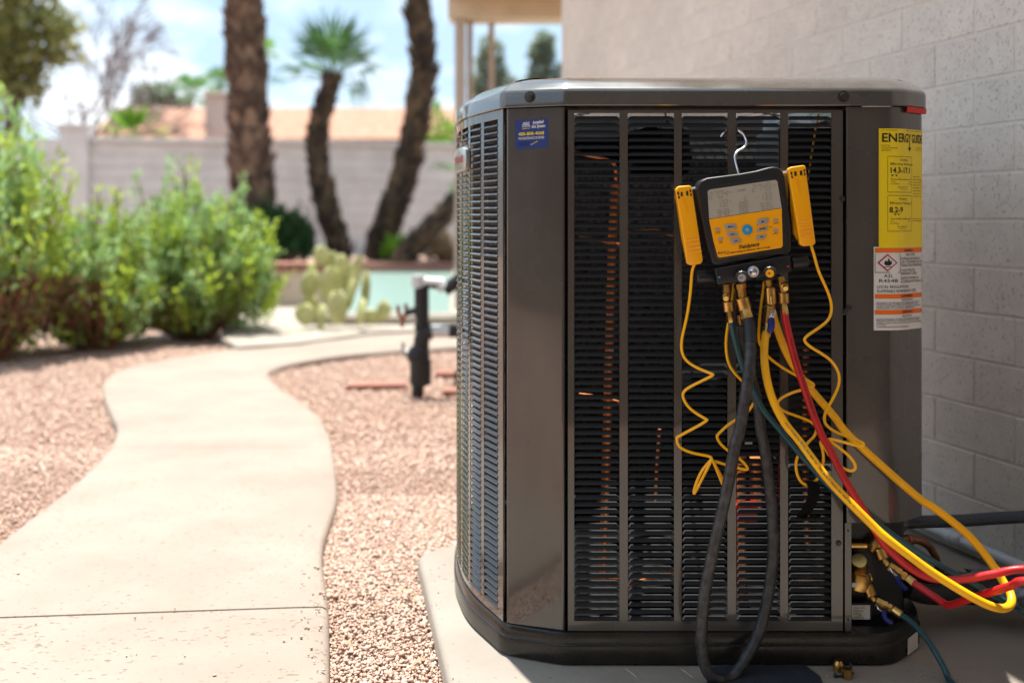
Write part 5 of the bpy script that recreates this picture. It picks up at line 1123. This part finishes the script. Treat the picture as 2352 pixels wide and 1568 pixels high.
m_ = MB(); m_.prism(cp_, (0, 0, .0025)); m_.build('plate', 'conduit', t, bevel=.0006)

# ================================================================== PLANTS
def leaves_mesh(name, mt, parent, pos, dirs, ln, wd, r_, loc=None, mi=None):
    """diamond leaves: pos (n,3), dirs (n,3) unit-ish, lengths and widths (n,)"""
    n_ = len(pos); d = dirs/np.linalg.norm(dirs, axis=1, keepdims=True)
    q = r_.normal(size=(n_, 3)); s = np.cross(d, q); s /= np.linalg.norm(s, axis=1, keepdims=True)+1e-9
    nrm_ = np.cross(d, s)
    mid = pos+d*(ln*.5)[:, None]+nrm_*(ln*.08)[:, None]
    V = np.stack([pos, mid+s*(wd*.5)[:, None], pos+d*ln[:, None], mid-s*(wd*.5)[:, None]], 1).reshape(-1, 3)
    return np_mesh(name, V, np.arange(4*n_).reshape(-1, 4), mt, parent, loc=loc, mi=mi)
def stems_mesh(paths, radii):
    m_ = MB()
    for p, r0 in zip(paths, radii): m_.tube(p, lambda t, r0=r0: r0*(1-.7*t)+.0006, 4, caps=False)
    return m_
def bush(name, label, base, rx, ry, h, n_tw, per, mt, ls, seed, zlow=.12, dead=0., dead_box=None, skew=(0, 0), up=.6, group=None, lift=.25):
    r_ = np.random.default_rng(seed); t = thing(name, base, label, 'bush', group)
    b0 = np.array(base); a = r_.uniform(0, 2*np.pi, n_tw); rr = r_.uniform(0, 1, n_tw)**.45; el = r_.uniform(0, 1, n_tw)
    ex = np.cos(a)*rr; ey = np.sin(a)*rr; top = np.sqrt(np.clip(1-rr**2.2, 0, 1)); lump = 1+.10*np.sin(a*3+seed)+.07*np.sin(a*5+2*seed)+r_.normal(0, .10, n_tw)
    zmin = zlow+(.24-zlow)*rr**2; ez = (zmin+(1-zmin)*top*np.sqrt(el))*lump
    tip = b0+np.stack([ex*rx*lump+skew[0]*ez, ey*ry*lump+skew[1]*ez, ez*h], 1)
    st = b0+np.stack([ex*rx*.22, ey*ry*.22, np.zeros(n_tw)], 1)
    idx = r_.choice(n_tw, min(n_tw, 170), replace=False); paths = []
    for i in idx:
        m = st[i]*.45+tip[i]*.55; m[2] -= .06*h*r_.uniform(0, 1); paths.append(catmull([st[i], m, tip[i]], 3))
    stems_mesh(paths, [.006*h+.004]*len(paths)).build('stems', 'twig', t, smooth=0, recalc=False)
    tt = 1-r_.uniform(0, 1, (n_tw, per))**1.3*.34; axis = tip-st
    ax_n = axis/np.linalg.norm(axis, axis=1, keepdims=True); lean = ax_n*.5+np.array([0, 0, up]); lean /= np.linalg.norm(lean, axis=1, keepdims=True)
    ln_tw = .30*h*r_.uniform(.5, 1, n_tw)
    pos = tip[:, None]-lean[:, None]*((1-tt)/.34*ln_tw[:, None])[..., None]+r_.normal(0, .012*h+.006, (n_tw, per, 3))
    dirs = lean[:, None]+r_.normal(0, .55, (n_tw, per, 3)); pos = pos.reshape(-1, 3); dirs = dirs.reshape(-1, 3)
    ok = pos[:, 2] > b0[2]+.03; pos, dirs = pos[ok], dirs[ok]
    n_ = len(pos); isd = np.zeros(n_, bool)
    if dead_box is not None:
        q = (pos-b0)/np.array([rx, ry, h]); isd = (q[:, 0] > dead_box[0]) & (q[:, 0] < dead_box[1]) & (q[:, 2] > dead_box[2]) & (q[:, 2] < dead_box[3]) & (r_.uniform(size=n_) < .8)
    isd |= r_.uniform(size=n_) < dead
    ln = ls*r_.uniform(.6, 1.4, n_); wd = ln*r_.uniform(.24, .44, n_)
    tw = np.repeat(np.arange(n_tw), per)[ok]; hgt = np.clip((tip[:, 2]-b0[2])/h, 0, 1)
    kind = np.where(r_.uniform(size=n_tw) < .32+.08*hgt, 0, np.where(r_.uniform(size=n_tw) < .42+.45*hgt, 1, 2))[tw]  # higher twigs get paler leaves, painting in the sunlit tops
    if isinstance(mt, list): leaves_mesh('foliage', mt, t, pos[~isd], dirs[~isd], ln[~isd], wd[~isd], r_, mi=kind[~isd])
    else: leaves_mesh('foliage', mt, t, pos[~isd], dirs[~isd], ln[~isd], wd[~isd], r_)
    if isd.sum() > 20: leaves_mesh('dead_foliage', 'leaf_dead', t, pos[isd], dirs[isd], ln[isd]*.9, wd[isd]*.5, r_)
    return t
gb = lambda x, y: tuple(G(x, y, GZ))
bush('sage_bush', 'rounded green bush in the middle, beside the path bend', gb(445, 775), .51, .46, .93, 660, 32, ['leaf_lime', 'leaf_pale', 'leaf_olive'], .048, 21, zlow=.10, dead=.05)
bush('sage_bush', 'tall leafy green bush at the left edge of the gravel', gb(-30, 828), .42, .45, 1.25, 600, 32, ['leaf_lime', 'leaf_pale', 'leaf_olive'], .050, 22, zlow=.08, dead=.06, dead_box=(-.1, 1.3, .12, .36))
bush('sage_bush', 'thinner bush with brown dead twigs between the tall bush and the round bush', gb(220, 800), .38, .38, .86, 380, 30, ['leaf_lime', 'leaf_pale', 'leaf_olive'], .046, 23, zlow=.10, dead=.10, dead_box=(-1.3, .5, .12, .46))
bush('leafy_shrub', 'dark green leafy shrub at the foot of the thick palm', tuple(P(640, 600, 13.75)-Vector((0, 0, .06))), .50, .34, .80, 380, 30, 'leaf_dark', .060, 24, zlow=.2)
bush('leafy_shrub', 'dark green plant climbing the thick palm trunk base', tuple(P(603, 560, 14.0)-Vector((0, 0, .30))), .26, .2, .95, 160, 26, 'leaf_dark', .055, 25, zlow=.2)
bush('yellow_shrub', 'pale yellow green shrub beside the leaning palms', tuple(P(915, 602, 14.7)-Vector((0, 0, .02))), .26, .2, .42, 120, 18, 'leaf_bright', .055, 26, zlow=.2)
bush('dry_shrub', 'dry straw coloured shrub next to the patio post', tuple(P(1020, 602, 14.6)-Vector((0, 0, .02))), .26, .2, .45, 120, 18, 'leaf_dry', .06, 27, zlow=.2)
bush('bright_shrub', 'bright green shrub showing above the garden wall near the patio', (px(1020, 21), 21, .3), 1.0, .6, 2.55, 260, 22, 'leaf_bright', .14, 28, zlow=.3)

# palms
def frond(parent, base, d, petiole, fan, nb, mt, r_, droop=.25, name='frond', spread=2.3):
    d = Vector(d).normalized(); side = d.cross(Vector((0, 0, 1)));
    if side.length < .1: side = Vector((1, 0, 0))
    side.normalize(); upv = side.cross(d).normalized(); b0 = Vector(base); tip = b0+d*petiole-Vector((0, 0, droop*petiole*.25)); m_ = MB()
    m_.tube([b0, b0.lerp(tip, .5)+upv*.04*petiole, tip], .018*fan+.004, 4, caps=False)
    for k in range(nb):
        a = (k/(nb-1)-.5)*spread*1.0+r_.normal(0, .03); dirv = d*math.cos(a)+side*math.sin(a); L_ = fan*(1-.18*abs(a))*r_.uniform(.88, 1.08); w_ = L_*.042
        pside = dirv.cross(upv).normalized(); mid = tip+dirv*L_*.55+upv*.03*L_; end = tip+dirv*L_-Vector((0, 0, droop*L_*r_.uniform(.6, 1.3)))
        m_.add([tip, mid+pside*w_, end, mid-pside*w_], [(0, 1, 2, 3)])
    return m_.build(name, mt, parent, smooth=0, recalc=False)
def palm(name, label, pts, r0, r1, crown, seed, bark='bark_palm', nfr=22, fan=.75, pet=.6, boots=420, boot=.10, mt='leaf_palm', els=(-.35, 1.3), custom=None, group='palm trees behind the pool'):
    r_ = np.random.default_rng(seed); t = thing(name, pts[0], label, 'palm tree', group); c = catmull(pts, 8); N = len(c); m_ = MB()
    rr = [(r0+(r1-r0)*i/(N-1))*(1+.05*r_.normal()) for i in range(N)]
    m_.tube(c, 0, 14, rr=rr); tr = m_.build('trunk', 'bark_dark' if bark == 'bark_dark' else 'bark_palm', t, smooth=0)
    m_ = MB()
    for k in range(boots):
        f_ = r_.uniform(0, 1)*(N-1.001); i = int(f_); p = c[i].lerp(c[i+1], f_-i); ax = (c[i+1]-c[i]).normalized(); R0 = rr[i]; a = r_.uniform(0, 6.283)
        u_ = ax.orthogonal().normalized(); w_ = ax.cross(u_); o = u_*math.cos(a)+w_*math.sin(a); s_ = ax.cross(o); b_ = boot*r_.uniform(.6, 1.3); q = p+o*R0*.93
        up_ = ax*b_+o*b_*r_.uniform(.15, .5)+s_*b_*r_.normal(0, .25)
        A4 = [q+s_*b_*.45, q-s_*b_*.45, q+up_-s_*b_*.16, q+up_+s_*b_*.16]; m_.hexa(A4+[p_+o*.018 for p_ in A4])
    tag(m_.build('leaf_bases', bark, t, smooth=0, recalc=False), kind='stuff')
    if crown:
        top = c[-1]
        if custom:
            for d, pe, fa, dr in custom: frond(t, top, d, pe, fa, 13, mt, r_, dr)
        else:
            for k in range(nfr):
                a = k*2.39996+r_.normal(0, .15); e = els[0]+(els[1]-els[0])*(k+.5)/nfr; frond(t, top, (math.cos(a)*math.cos(e), math.sin(a)*math.cos(e), math.sin(e)), pet*r_.uniform(.8, 1.15), fan*r_.uniform(.85, 1.1), 17, mt, r_, .25 if e > 0 else .5)
    return t
pb = lambda x, y, Y: P(x, y, Y)
def on(p, z): p.z = z; return p
pz = .09
palm('palm_tree', 'thickest palm trunk, brown, behind the round bush', [on(pb(585, 590, 14.6), pz), pb(580, 450, 14.6), pb(572, 300, 14.6), pb(564, 120, 14.6), pb(560, 0, 14.6), pb(556, -350, 14.6), pb(552, -700, 14.6)], .275, .180, True, 31, boots=1100, boot=.20, fan=1.0, pet=.8, nfr=16)
cr_ = []
for dx, dz, dy, pe, fa, dr in ((-1, .75, .1, .30, .42, .12), (-.8, 1.1, -.3, .34, .45, .1), (-.45, 1.3, .2, .38, .48, .05), (0, 1.4, -.2, .36, .48, .05), (.35, 1.3, .2, .36, .48, .05), (.75, 1.1, -.2, .34, .46, .1), (1, .85, .1, .34, .46, .15), (1, .45, .3, .30, .44, .3), (-1, .35, -.2, .30, .44, .3), (-.6, .5, .6, .3, .44, .3), (.6, .55, -.6, .3, .44, .3), (1, .05, -.1, .22, .30, .6), (-.9, .1, .1, .55, .30, .25), (0, .9, .6, .3, .42, .1), (.2, .9, -.7, .3, .42, .1), (.8, -.1, .4, .2, .30, .8), (-.3, .8, -.6, .3, .44, .2)):
    cr_.append(((dx, dy, dz), pe*1.3, fa*1.5, dr))
palm('palm_tree', 'small palm with its green fan crown in view, between the two trunks', [on(pb(785, 590, 14.8), pz), pb(760, 500, 14.8), pb(738, 420, 14.8), pb(730, 330, 14.8), pb(742, 250, 14.8), pb(762, 188, 14.8)], .145, .065, True, 32, bark='bark_dark', boots=620, boot=.15, custom=cr_)
palm('palm_tree', 'dark leaning palm trunk just left of the patio post', [on(pb(862, 600, 15.2), pz), pb(890, 510, 15.2), pb(930, 400, 15.2), pb(955, 280, 15.2), pb(972, 180, 15.2), pb(968, 80, 15.2), pb(960, 0, 15.2), pb(950, -260, 15.2)], .170, .140, True, 33, bark='bark_dark', boots=860, boot=.17, fan=.9, pet=.7, nfr=16)
palm('palm_tree', 'short palm trunk leaning hard right towards the patio post', [on(pb(915, 608, 14.0), pz), pb(970, 545, 14.0), pb(1030, 480, 14.1), pb(1110, 400, 14.2)], .13, .11, True, 34, bark='bark_dark', boots=220, boot=.11, fan=.5, pet=.35, nfr=12)
# palms and trees further off
def far_palm(x, y, Y, size, label, seed, mt='leaf_palm'):
    palm('palm_tree', label, [Vector((px(x, Y), Y, 0)), P(x+2, (y+HY)/2, Y), P(x, y, Y)], .16, .10, True, seed, boots=40, nfr=18, fan=size, pet=size*.7, mt=mt, group='distant palms')
far_palm(437, 222, 36, .75, 'distant palm left of the chimney, the lower crown', 41)
far_palm(505, 196, 38, .60, 'distant palm directly above the chimney', 42)
far_palm(607, 118, 40, .50, 'distant palm peeking out right of the thick trunk', 43, 'leaf_bright')
t = thing('fan_palm', (px(305, 19.5), 19.5, 0), 'low bright green fan palm above the garden wall in front of the roof', 'palm tree'); r_ = np.random.default_rng(44)
m_ = MB(); m_.tube([Vector((px(305, 19.5), 19.5, -.02)), P(306, 330, 19.5)], .12, 8); m_.build('trunk', 'bark_palm', t)
for a, e in ((2.6, .9), (2.2, 1.15), (3.0, .55), (.5, .9), (.9, 1.15), (.1, .5), (1.6, 1.3), (3.3, .25), (-.1, .25)): frond(t, P(306, 330, 19.5), (math.cos(a)*math.cos(e), .2, math.sin(e)), .28, .62, 13, 'leaf_bright', r_, .05, spread=1.2)
def tree(name, label, base, top, crowns, mt, bark, seed, n_l, ls, r0=.2, limbs=14, group=None):
    r_ = np.random.default_rng(seed); t = thing(name, base, label, 'tree', group); base = Vector(base); top = Vector(top); m_ = MB()
    m_.tube(catmull([base, base.lerp(top, .5)+Vector((r0*.6, 0, 0)), top], 5), lambda q: r0*(1-.75*q), 8); m_.build('trunk', bark, t)
    m_ = MB(); C = np.array([c[:3] for c in crowns]); S = np.array([c[3:6] for c in crowns])
    for k in range(limbs):
        i = r_.integers(len(C)); e = Vector(C[i]+r_.normal(0, .4, 3)*S[i]); s_ = base.lerp(top, r_.uniform(.35, .95)); m_.tube(catmull([s_, s_.lerp(e, .5)+Vector((0, 0, .1)), e], 3), lambda q: r0*.28*(1-.8*q)+.004, 5, caps=False)
    m_.build('limbs', bark, t, smooth=0, recalc=False)
    if mt:
        vol = S.prod(1)**.67; i = r_.choice(len(C), n_l, p=vol/vol.sum()); v = r_.normal(size=(n_l, 3)); v /= np.linalg.norm(v, axis=1, keepdims=True); rad_ = r_.uniform(.35, 1, n_l)**.6
        cl_ = .12*r_.normal(size=(n_l, 3)); pos = C[i]+(v*rad_[:, None]+cl_)*S[i]; ln = ls*r_.uniform(.6, 1.4, n_l); leaves_mesh('crown', mt, t, pos, v+r_.normal(0, .6, (n_l, 3)), ln, ln*.5, r_)
    return t
def cb(x, y, Y, w, h, d=None): p = P(x, y, Y); k = Y/F; return (p.x, p.y, p.z, w*k, (d or w)*k, h*k)
Yq = 24.
tree('pine_tree', 'large olive green pine tree filling the top left corner', (px(10, Yq), Yq, 0), P(20, -160, Yq), [cb(10, 30, Yq, 80, 50), cb(75, 55, Yq, 62, 22), cb(118, 92, Yq, 58, 30), cb(40, 110, Yq, 70, 40), cb(85, 130, Yq, 55, 24), cb(20, 170, Yq, 60, 40), cb(60, 190, Yq, 40, 22), cb(-60, 60, Yq, 80, 60), cb(-60, 160, Yq, 70, 60), cb(50, -60, Yq, 90, 60), cb(-40, -120, Yq, 110, 70), cb(60, 222, Yq, 30, 12), cb(130, 45, Yq, 44, 18), cb(150, 70, Yq, 30, 14)], 'leaf_pine', 'bark', 51, 3400, .27, .28)
# bare grey tree: branching twigs only
def bare_tree(name, label, base, dirv, n_levels, seed, L0, r0):
    r_ = np.random.default_rng(seed); t = thing(name, base, label, 'tree'); segs = []
    def grow(p, d, l, r, lev):
        e = p+d*l; segs.append((p, p.lerp(e, .5)+Vector(r_.normal(0, .04*l, 3)), e, r, lev))
        if lev >= n_levels: return
        for k in range(3 if lev < 3 else 2):
            nd = (d+Vector(r_.normal(0, .42, 3))+Vector((.12, 0, .05))).normalized(); grow(p.lerp(e, r_.uniform(.45, 1)), nd, l*r_.uniform(.62, .85), r*.62, lev+1)
    grow(Vector(base), Vector(dirv).normalized(), L0, r0, 0)
    m_ = MB(); tw = MB()
    for a, m, e, r, lev in segs: (m_ if lev < 2 else tw).tube([a, m, e], lambda q, r=r: max(.012, r*(1-.35*q)), 5 if lev < 2 else 3, caps=False)
    m_.build('trunk', 'grey_twig', t, smooth=0, recalc=False); tw.build('branches', 'grey_twig', t, smooth=0, recalc=False)
bare_tree('bare_tree', 'leafless grey tree with fine twigs left of the tiled roof', (px(175, 27), 27, 0), (.16, 0, 1), 8, 52, 2.45, .12)
tree('olive_tree', 'small pale green tree behind the tiled roof, left of the chimney', (px(350, 36), 36, 0), P(352, 240, 36), [cb(335, 222, 36, 26, 24), cb(372, 215, 36, 26, 20), cb(400, 240, 36, 22, 16)], 'leaf_grey', 'bark', 53, 900, .22, .12)
tree('slender_tree', 'slender green tree seen behind the thin patio post', (px(1125, 38), 38, 0), P(1127, 95, 38), [cb(1118, 110, 38, 16, 22), cb(1135, 120, 38, 16, 24), cb(1120, 150, 38, 22, 22), cb(1140, 165, 38, 22, 22), cb(1110, 195, 38, 30, 20), cb(1155, 190, 38, 30, 14), cb(1128, 225, 38, 40, 24)], 'leaf_grey', 'bark', 54, 1900, .26, .12)
tree('slender_tree', 'slender grey green tree between patio post and house corner', (px(1240, 42), 42, 0), P(1243, 85, 42), [cb(1250, 95, 42, 16, 18), cb(1235, 120, 42, 18, 20), cb(1258, 125, 42, 14, 16), cb(1240, 160, 42, 20, 22), cb(1232, 195, 42, 24, 22), cb(1290, 180, 42, 16, 30)], 'leaf_grey', 'bark', 55, 1900, .28, .12)

# prickly pear
cz = zf(800, 700, 1.742)
ct = thing('prickly_pear', G(770, 758, .01), 'pale green prickly pear cactus in front of the pool', 'cactus')
for i, (x, y, w_, h_, tl_, dy) in enumerate(((600, 835, 52, 62, -.2, -.05), (632, 640, 46, 78, .15, .05), (650, 560, 28, 62, -.25, .1), (705, 450, 48, 58, .0, .12), (765, 640, 70, 100, .1, .04), (770, 490, 34, 60, .1, .18), (812, 790, 82, 95, -.05, -.08), (838, 510, 34, 62, -.1, .1), (925, 590, 34, 125, .22, .04), (900, 700, 30, 90, .2, .0), (965, 820, 78, 78, .15, -.06), (995, 670, 46, 105, .05, .1), (1115, 805, 42, 54, .1, .0), (705, 850, 60, 72, .1, -.04), (640, 780, 50, 80, -.15, .1), (880, 600, 46, 90, .0, .2), (1040, 850, 50, 42, .4, .02))):
    Yc_ = 6.42+dy*1.3; X_, Z_ = cz(x, y); c = P(X_, Z_, Yc_); k = .3516*Yc_/F*1.25; m_ = MB(); rings = []
    yaw = random.uniform(-1.3, 1.3)
    for j in range(9):
        ph = math.pi*j/8; row = []
        for q in range(12):
            a = 2*math.pi*q/12; lx, ly, lz = w_*k*math.sin(ph)*math.cos(a), .018*math.sin(ph)*math.sin(a), -h_*k*math.cos(ph); lx *= 1-.18*(lz < 0)*abs(lz)/(h_*k)
            xx = lx*math.cos(yaw)*1.05-ly*math.sin(yaw); yy = lx*math.sin(yaw)+ly*math.cos(yaw); xr = xx*math.cos(tl_)+lz*math.sin(tl_); zr = -xx*math.sin(tl_)+lz*math.cos(tl_)
            row.append(c+Vector((xr, yy, max(zr, .012-c.z))))
        rings.append(row)
    m_.loft(rings[1:-1], cap0=True, cap1=True); pd = m_.build('pad', 'cactus', ct, smooth=60)
# plumbing riser
wz = zf(1400, 900, 2.613); Yr = 4.2
W_ = lambda x, y, Y=Yr: P(*wz(x, y), Y)
pv = thing('pipe_riser', W_(440, 1512), 'black pipe riser with elbow, white caps and copper valve in the gravel', 'pipe')
kz = .2344*Yr/F
def tb(name, pts, r, mt, seg=14, sm=True): m_ = MB(); m_.tube(catmull([W_(*p) for p in pts], 5) if len(pts) > 2 else [W_(*p) for p in pts], r*kz*1.45, seg); return m_.build(name, mt, pv)
tb('ground_pipe', [(435, 1530), (438, 1385)], 42, 'rubber'); tb('lower_pipe', [(462, 1415), (462, 1170)], 74, 'rubber'); tb('clamp_band', [(435, 1418), (438, 1388)], 50, 'copper_old')
m_ = MB(); c = W_(440, 1130, Yr-.01); m_.rev(c+Vector((.045*0, .02, 0)), c-Vector((0, .035, 0)), [(0, 110*kz), (.5, 110*kz), (.8, 85*kz), (1, 35*kz)], 18); m_.build('valve_dome', 'rubber', pv)
tb('elbow', [(468, 1190), (470, 1040), (478, 960), (515, 905), (575, 893)], 54, 'rubber'); tb('coupling', [(566, 893), (752, 893)], 42, 'pvc'); tb('side_pipe', [(745, 893), (900, 895), (1100, 897)], 44, 'rubber')
tb('upper_pipe', [(475, 880), (474, 460)], 50, 'rubber'); tb('cap', [(440, 470), (442, 345)], 46, 'pvc'); tb('cross_pipe', [(470, 405), (690, 420)], 34, 'pvc'); tb('cross_band', [(520, 425), (630, 440)], 30, 'rubber'); tb('cap', [(650, 440), (700, 470)], 42, 'pvc'); tb('arm', [(700, 492), (770, 440), (880, 350)], 44, 'rubber')
tb('copper_valve', [(240, 640), (250, 720), (285, 770), (280, 850)], 14, 'copper_old'); tb('copper_valve', [(318, 625), (322, 700), (300, 760)], 14, 'copper_old'); tb('valve_arm', [(320, 715), (400, 690), (470, 690)], 24, 'rubber'); tb('spout', [(410, 745), (420, 820)], 36, 'badge')
tb('bib', [(290, 1100), (340, 1110), (400, 1120)], 26, 'badge'); tb('bib_handle', [(290, 1000), (292, 1090)], 12, 'badge')
# brick edging pieces on the gravel
def brick(x0, x1_, y, label, tilt=0):
    a, c = G(x0, y, GZ), G(x1_, y, GZ); t = thing('brick', ((a+c)/2).to_tuple(), label, 'brick'); m_ = MB(); m_.box((a.x, a.y, GZ), (c.x, a.y+.09, GZ+.024), rz=tilt); m_.build('brick_body', 'brick_red', t, bevel=.004)
brick(794, 930, 896, 'red brick lying on the gravel left of the black pipe', .10); brick(1016, 1090, 910, 'red brick half hidden behind the unit, right of the black pipe')
brick(1000, 1060, 868, 'red brick furthest back on the gravel behind the black pipe', -.1)
# dry leaves on the gravel
def dry_leaf(x, y, l, a, z, label, group=None):
    c = G(x, y, z); t = thing('dry_leaf', c.to_tuple(), label, 'leaf', group); m_ = MB(); d = Vector((math.cos(a), math.sin(a), .06)); s_ = Vector((-math.sin(a), math.cos(a), .0)); rows = []
    for k in range(6):
        q = k/5; w_ = l*.11*math.sin(math.pi*min(.97, q+.04)); p = c+d*(l*(q-.5))+Vector((0, 0, .012*math.sin(q*3.1)+.004))+s_*.10*l*math.sin(q*2.5); rows.append([p-s_*w_, p+Vector((0, 0, -.002)), p+s_*w_])
    m_.loft(rows, closed=False); m_.build('blade', 'leaf_dry', t, recalc=False)
zq = GZ+.007
dry_leaf(925, 1373, .052, -.35, zq, 'dry curled leaf lying closest to the pad edge'); dry_leaf(795, 1495, .034, -.5, zq, 'dry leaf on the gravel near the path edge'); dry_leaf(968, 1535, .04, .5, zq, 'dry leaf at the bottom of the gravel strip'); dry_leaf(868, 1405, .02, .9, zq, 'tiny dry leaf in the middle of the gravel strip')
